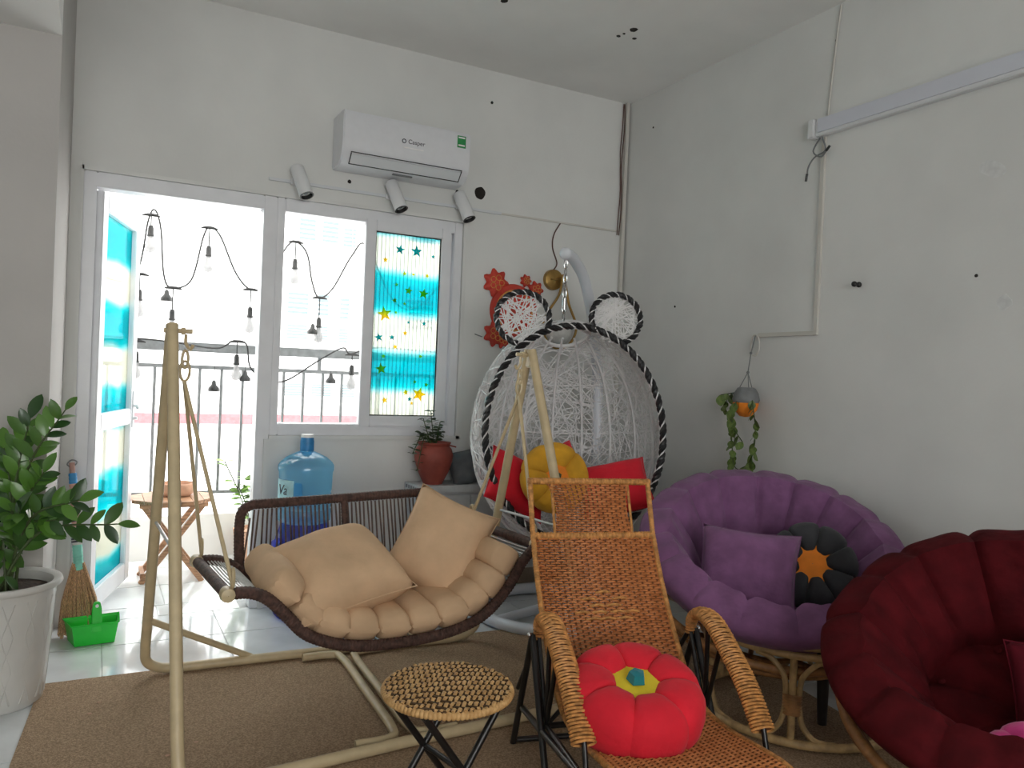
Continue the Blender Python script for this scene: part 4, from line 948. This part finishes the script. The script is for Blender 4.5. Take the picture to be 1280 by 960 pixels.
# chain
lk = None
zz = hook.z - .03; i = 0
while zz > tp.z + .01:
    big = (i in (3, 4)); l = .05
    pts = []
    for q in range(16):
        a = 2 * PI * q / 16; pts.append(V((math.cos(a) * .010, 0, math.sin(a) * .024)))
    if lk is None:
        lk = MB().tube(pts, .0042, 6, True).build('chain_link', CHROME, eg); lk.location = V((hook.x, hook.y, zz)) - V(eg.location)
    else: link_copy(lk, eg, V((hook.x, hook.y, zz)) - V(eg.location), (0, 0, (i % 2) * PI / 2))
    zz -= .038; i += 1
MB().tube([(hook.x, hook.y, 1.66), (hook.x, hook.y, 1.60)], .013, 8).build('spring', CHROME, eg, world=True)
es = thing('egg_chair_stand', 'white curved pole stand with ring base carrying the egg chair', 'stand', (2.2, 3.6, 0))
pp = cr([(2.53, 3.74, .03), (2.56, 3.76, .3), (2.575, 3.77, .8), (2.56, 3.76, 1.2), (2.47, 3.70, 1.55), (2.33, 3.59, 1.78), (2.20, 3.49, 1.865), (2.12, 3.43, 1.885), (2.09, 3.41, 1.885)], 8)
MB().tube(pp, .030, 14).build('pole', WHITEST, es, world=True)
MB().ball(pp[-1], .033, 14).build('pole_cap', WHITEST, es, world=True)
MB().tube([(2.10, 3.42, 1.86), (2.10, 3.42, 1.835)], .006, 6).build('eye_bolt', CHROME, es, world=True)
MB().tube([(2.17 + .39 * math.cos(a), 3.535 + .39 * math.sin(a), .032) for a in [2 * PI * k / 60 for k in range(60)]], .030, 10, True).build('base_ring', WHITEST, es, world=True)
MB().tube([(1.80, 3.45, .032), (2.52, 3.70, .032)], .024, 10).build('base_bar', WHITEST, es, world=True)
# cushions in the egg
seatz = .60
flower_cushion('flower_cushion', 'mustard flower cushion with orange centre sitting in the egg chair', pd(693, 597, 3.83), (-.15, -.93, .3), .175, .14, 6, MUSTARD, ORANGEF, LEAFS, .5, .3, knot=.1)
mk_pillow('throw_pillow', REDF, .36, .32, .14, pd(768, 610, 3.93), (-.5, -.5, .7), 'red pillow in the egg chair next to the purple papasan', .35, 3)
mk_pillow('throw_pillow', REDF, .34, .30, .13, pd(646, 605, 3.92), (.15, -.8, .45), 'red pillow in the egg chair behind the mustard flower', -.5, 4)
mk_pillow('throw_pillow', REDF, .30, .28, .12, pd(698, 592, 4.0), (0, -.9, .4), 'red pillow showing over the top of the mustard flower', .3, 6)

# ------------------------------------------------------------------ cabinet, jugs, potted plant
cb = thing('low_cabinet', 'low grey cabinet against the back wall below the window', 'cabinet', (1.85, 4.04, 0))
MB().bb(1.56, 2.16, 3.95, 4.14, .06, .60).build('body', GREYCAB, cb, smooth=False, world=True)
MB().bb(1.545, 2.18, 3.925, 4.14, .60, .64).build('top_slab', GREYCAB, cb, smooth=False, world=True, bevel=.004)
for x in (1.575, 1.865): 
    dd = MB().bb(x, x + .282, 3.938, 3.95, .08, .585).build('cabinet_door', GREYCAB, cb, smooth=False, world=True)
    MB().bb(x + (.255 if x < 1.7 else .015), x + (.265 if x < 1.7 else .025), 3.928, 3.938, .40, .50).build('handle', CHROME, dd, smooth=False, world=True)
MB().bb(1.58, 2.14, 3.97, 4.13, 0, .06).build('plinth', RAILG, cb, smooth=False, world=True)
g = MB()
for k in range(5): g.bb(1.5435, 1.5465, 3.95 + k * .035, 3.97 + k * .035, .612, .63)
g.build('vent_slots', RAILG, cb, smooth=False, world=True)
tp_ = thing('potted_shrub', 'small leafy plant in a terracotta urn on the grey cabinet', 'plant', (1.665, 4.02, .64))
MB().lathe([(.001, 0), (.052, 0), (.062, .02), (.086, .07), (.104, .125), (.108, .16), (.098, .195), (.082, .213), (.092, .224), (.094, .231), (.08, .231), (.07, .2), (.001, .19)], 28).build('urn', TERRA, tp_)
MB().lathe([(.001, .20), (.074, .20)], 16).build('soil', SOIL, tp_)
b = MB(); b.poly([(.06, -.03, .215), (.125, -.02, .20), (.06, .03, .215)], (0, 0, .008)); b.build('urn_lip', TERRA, tp_, smooth=False)
rd = random.Random(31); lf2 = None
for tip in ((-.07, 0, .36), (-.02, .02, .40), (.03, .0, .34), (-.10, -.03, .28), (.05, .02, .28), (-.14, -.04, .17), (-.12, -.06, .08), (.0, -.05, .32)):
    tip = V(tip); pts = cr([(0, 0, .19), (tip.x * .6, tip.y * .6 - .01, max(.27, tip.z * .75)), tip], 5); MB().tube(pts, .0025, 5).build('stem', STEM, tp_)
    for i in range(3, len(pts)):
        for s_ in (-1, 1):
            e = (rd.uniform(-.3, .6), rd.uniform(-.4, .4), s_ * rd.uniform(.7, 2.0)); k_ = rd.uniform(.7, 1.2)
            if lf2 is None: lf2 = leaf_mesh(.036, .013).build('leaf', LEAFS, tp_); lf2.location = pts[i]; lf2.rotation_euler = e
            else: link_copy(lf2, tp_, pts[i], e, (k_,) * 3)
mk_pillow('throw_pillow', GREYF, .30, .22, .11, (1.91, 4.02, .735), (-.2, -.75, .6), 'dark grey pillow on the cabinet between terracotta urn and egg chair', .25, 7)
jg = thing('water_jug', 'upper pale blue water cooler jug with lettered label', 'water jug', (.955, 3.97, .475))
jp = [(.001, 0), (.115, 0), (.128, .012), (.130, .06), (.124, .07), (.130, .085), (.130, .14), (.124, .15), (.130, .165), (.132, .25), (.137, .262), (.137, .285), (.128, .30), (.10, .325), (.06, .345), (.033, .355), (.031, .40), (.029, .40), (.029, .352), (.06, .338)]
MB().lathe(jp, 32).build('bottle', JUG, jg)
MB().lathe([(.0335, .358), (.0345, .362), (.0345, .405), (.031, .425), (.001, .426)], 20).build('cap', CAPB, jg)
MB().lathe([(.031, .424), (.031, .44), (.001, .44)], 20).build('cap_top', WEB, jg)
b = MB(); b.grid([[(.1335 * math.cos(a), .1335 * math.sin(a), z) for a in [math.radians(172 + 5 * i) for i in range(13)]] for z in (.10, .22)]); b.build('label', JLAB, jg)
a_ = math.radians(203); text('label_lettering', 'Va', .07, DARKTXT, Matrix.Translation((.136 * math.cos(a_), .136 * math.sin(a_), .17)) @ Matrix.Rotation(a_ + PI / 2, 4, 'Z') @ RT, jg, shear=.2)
MB().bb(-.085, -.045, -.125, -.108, .09, .21).build('grip', JUG, jg, bevel=.004)
jb = thing('water_jug', 'deep blue ribbed water jug carrying the pale blue jug', 'water jug', (.955, 3.97, 0))
MB().lathe([(.001, .003), (.12, .003), (.135, .02), (.137, .08), (.13, .09), (.137, .105), (.137, .17), (.13, .18), (.137, .2), (.137, .29), (.13, .30), (.137, .315), (.137, .40), (.12, .45), (.115, .473), (.001, .473)], 32).build('bottle', JUGD, jb)
b = MB(); b.tube(cr([(-.125, -.06, .40), (-.165, -.08, .39), (-.17, -.08, .32), (-.125, -.06, .30)], 5), .013, 8); b.build('grip', JUGD, jb)

# ------------------------------------------------------------------ big potted plant, broom, dustpan
zp = thing('potted_zamioculcas', 'glossy dark green leafy plant in a tall white diamond-pattern pot', 'plant', (-.275, 3.33, .0))
MB().lathe([(.001, .001), (.135, .001), (.143, .012), (.155, .12), (.168, .30), (.175, .40), (.178, .415), (.19, .42), (.196, .43), (.192, .442), (.18, .443), (.165, .435), (.16, .40), (.001, .40)], 48).build('pot', POTW, zp)
dm = MB()
for k in range(14):
    for s_ in (-1, 1):
        pts = []
        for i in range(26):
            z = .03 + .36 * i / 25; ph = (z - .03) / .12; tri = abs((ph % 2) - 1) * 2 - 1; a = 2 * PI * (k + .25 * s_ * tri) / 14; r = .1435 + (z - .012) * .0785; pts.append((r * math.cos(a), r * math.sin(a), z))
        dm.tube(pts, .0035, 4)
dm.build('diamond_relief', POTW, zp, kind='stuff')
MB().lathe([(.001, .41), (.1, .412), (.158, .405)], 24).build('soil', SOIL, zp)
rd = random.Random(17); lf3 = None
tips = [(82, 512, 2.95), (38, 522, 3.0), (5, 560, 3.05), (55, 590, 2.85), (148, 655, 2.80), (100, 625, 2.7), (-10, 600, 2.9), (8, 755, 2.75), (-40, 560, 3.0), (25, 640, 2.7), (-30, 680, 2.75), (-60, 620, 2.9), (70, 650, 2.75)]
for tx, ty, td in tips:
    td = min(td, 3.42 / (pd(tx, ty, 1).y))
    tip = pd(tx, ty, td) - V(zp.location); b0 = V((rd.uniform(-.06, .06), rd.uniform(-.06, .06), .40))
    tip.x = max(tip.x, -.5); low = tip.z < .45
    mid = b0.lerp(tip, .5) + V((0, 0, .10 if not low else .22)); mid.x -= (tip.x - b0.x) * .15
    pts = cr([b0, mid, tip], 6); MB().tube(pts, [.007 - .0045 * i / (len(pts) - 1) for i in range(len(pts))], 6).build('stem', STEM, zp)
    for i in range(4, len(pts)):
        tg = (pts[min(i + 1, len(pts) - 1)] - pts[i - 1]).normalized()
        for s_ in ((-1, 1) if i < len(pts) - 1 else (0,)):
            for w_ in (0, 1):
                if w_: continue
                sd = tg.cross(V((.45, -.85, .25))).normalized()
                dr = (tg * .75 + sd * s_ * .8 + V((rd.uniform(-.25, .25), rd.uniform(-.25, .25), rd.uniform(-.1, .25)))).normalized()
                nz = V((rd.uniform(-.5, .5), -.7 + rd.uniform(-.5, .3), .7)); x = dr.cross(nz).normalized(); z_ = x.cross(dr); e = Matrix((x, dr, z_)).transposed().to_euler(); k_ = rd.uniform(.75, 1.2)
                if lf3 is None: lf3 = leaf_mesh(.082, .0195, .18, .25, 7).build('leaf', LEAFD, zp); lf3.location = pts[i]; lf3.rotation_euler = e
                else: link_copy(lf3, zp, pts[i] - tg * .02 * w_, e, (k_,) * 3)
br = thing('broom', 'straw hand broom with mint and pink taped handle leaning on the wall', 'broom', (.0, 4.03, 0))
b0, b1 = V((-.01, 3.99, .0)), V((-.085, 4.135, .80)); ax_ = (b1 - b0).normalized()
def bpnt(t): return b0.lerp(b1, t)
for (t0, t1, m, nm) in ((.36, .50, MINT, 'mint_binding'), (.50, .60, POTW, 'printed_sleeve'), (.60, .84, PINKISH, 'handle_sleeve'), (.84, .90, BLUETAPE, 'blue_band')):
    MB().wrap([bpnt(t0), bpnt((t0 + t1) / 2), bpnt(t1)], .022 if t0 < .6 else .018, .014, 10, .08).build(nm, m, br, world=True)
for q_ in (.515, .53, .56, .585, .63, .68): MB().tube([bpnt(q_), bpnt(q_ + .009)], .0235, 10).build('dark_stripe', DARKTXT, br, world=True)
MB().tube([bpnt(.55), bpnt(.96)], .012, 8).build('handle', PINKISH, br, world=True)
MB().tube(cr([bpnt(.93), bpnt(.95) + V((.02, 0, .01)), bpnt(.975), bpnt(.95) - V((.02, 0, 0)), bpnt(.93)], 4), .003, 5).build('hanging_loop', RAILG, br, world=True)
g = MB(); rd = random.Random(8)
for k in range(150):
    u = rd.uniform(-1, 1); v = rd.uniform(-1, 1); top_ = bpnt(.40) + V((u * .022, v * .014, 0)); bot = V((-.005 + u * .085 - .02 * abs(u), 3.985 + v * .035, .006 + rd.uniform(0, .03))); mid = top_.lerp(bot, .55) + V((u * .012, 0, .0)); g.tube([top_, mid, bot], .0032, 4)
g.build('bristles', STRAW, br, world=True, kind='stuff')
dp = thing('dustpan', 'bright green plastic dustpan with raised handle beside the broom', 'dustpan', (.035, 3.90, 0), (0, 0, math.radians(6)))
b = MB(); o_ = [(-.095, -.06), (.085, -.06), (.10, .07), (-.115, .07)]; t_ = .004
def ring_(s_, z, dx=0): return [(x * s_ + dx, y_ * s_, z) for x, y_ in o_]
b.grid([[(.0, 0, .003)] * 4, ring_(.86, .003), ring_(1.0, .09), ring_(1.06, .098), ring_(1.06, .094), ring_(.97, .088), ring_(.82, .008), [(.0, 0, .008)] * 4], True)
b.build('pan', GREENP, dp, smooth=False)
b = MB(); b.poly([(-.022, -.062, .06), (.022, -.062, .06), (.019, -.05, .16), (.012, -.045, .185), (-.012, -.045, .185), (-.019, -.05, .16)], (0, .012, .002)); b.build('handle', GREENP, dp, bevel=.003)
MB().tube([(.0, -.052, .17), (.0, -.030, .172)], .007, 8).build('hanging_hole', WEB, dp)
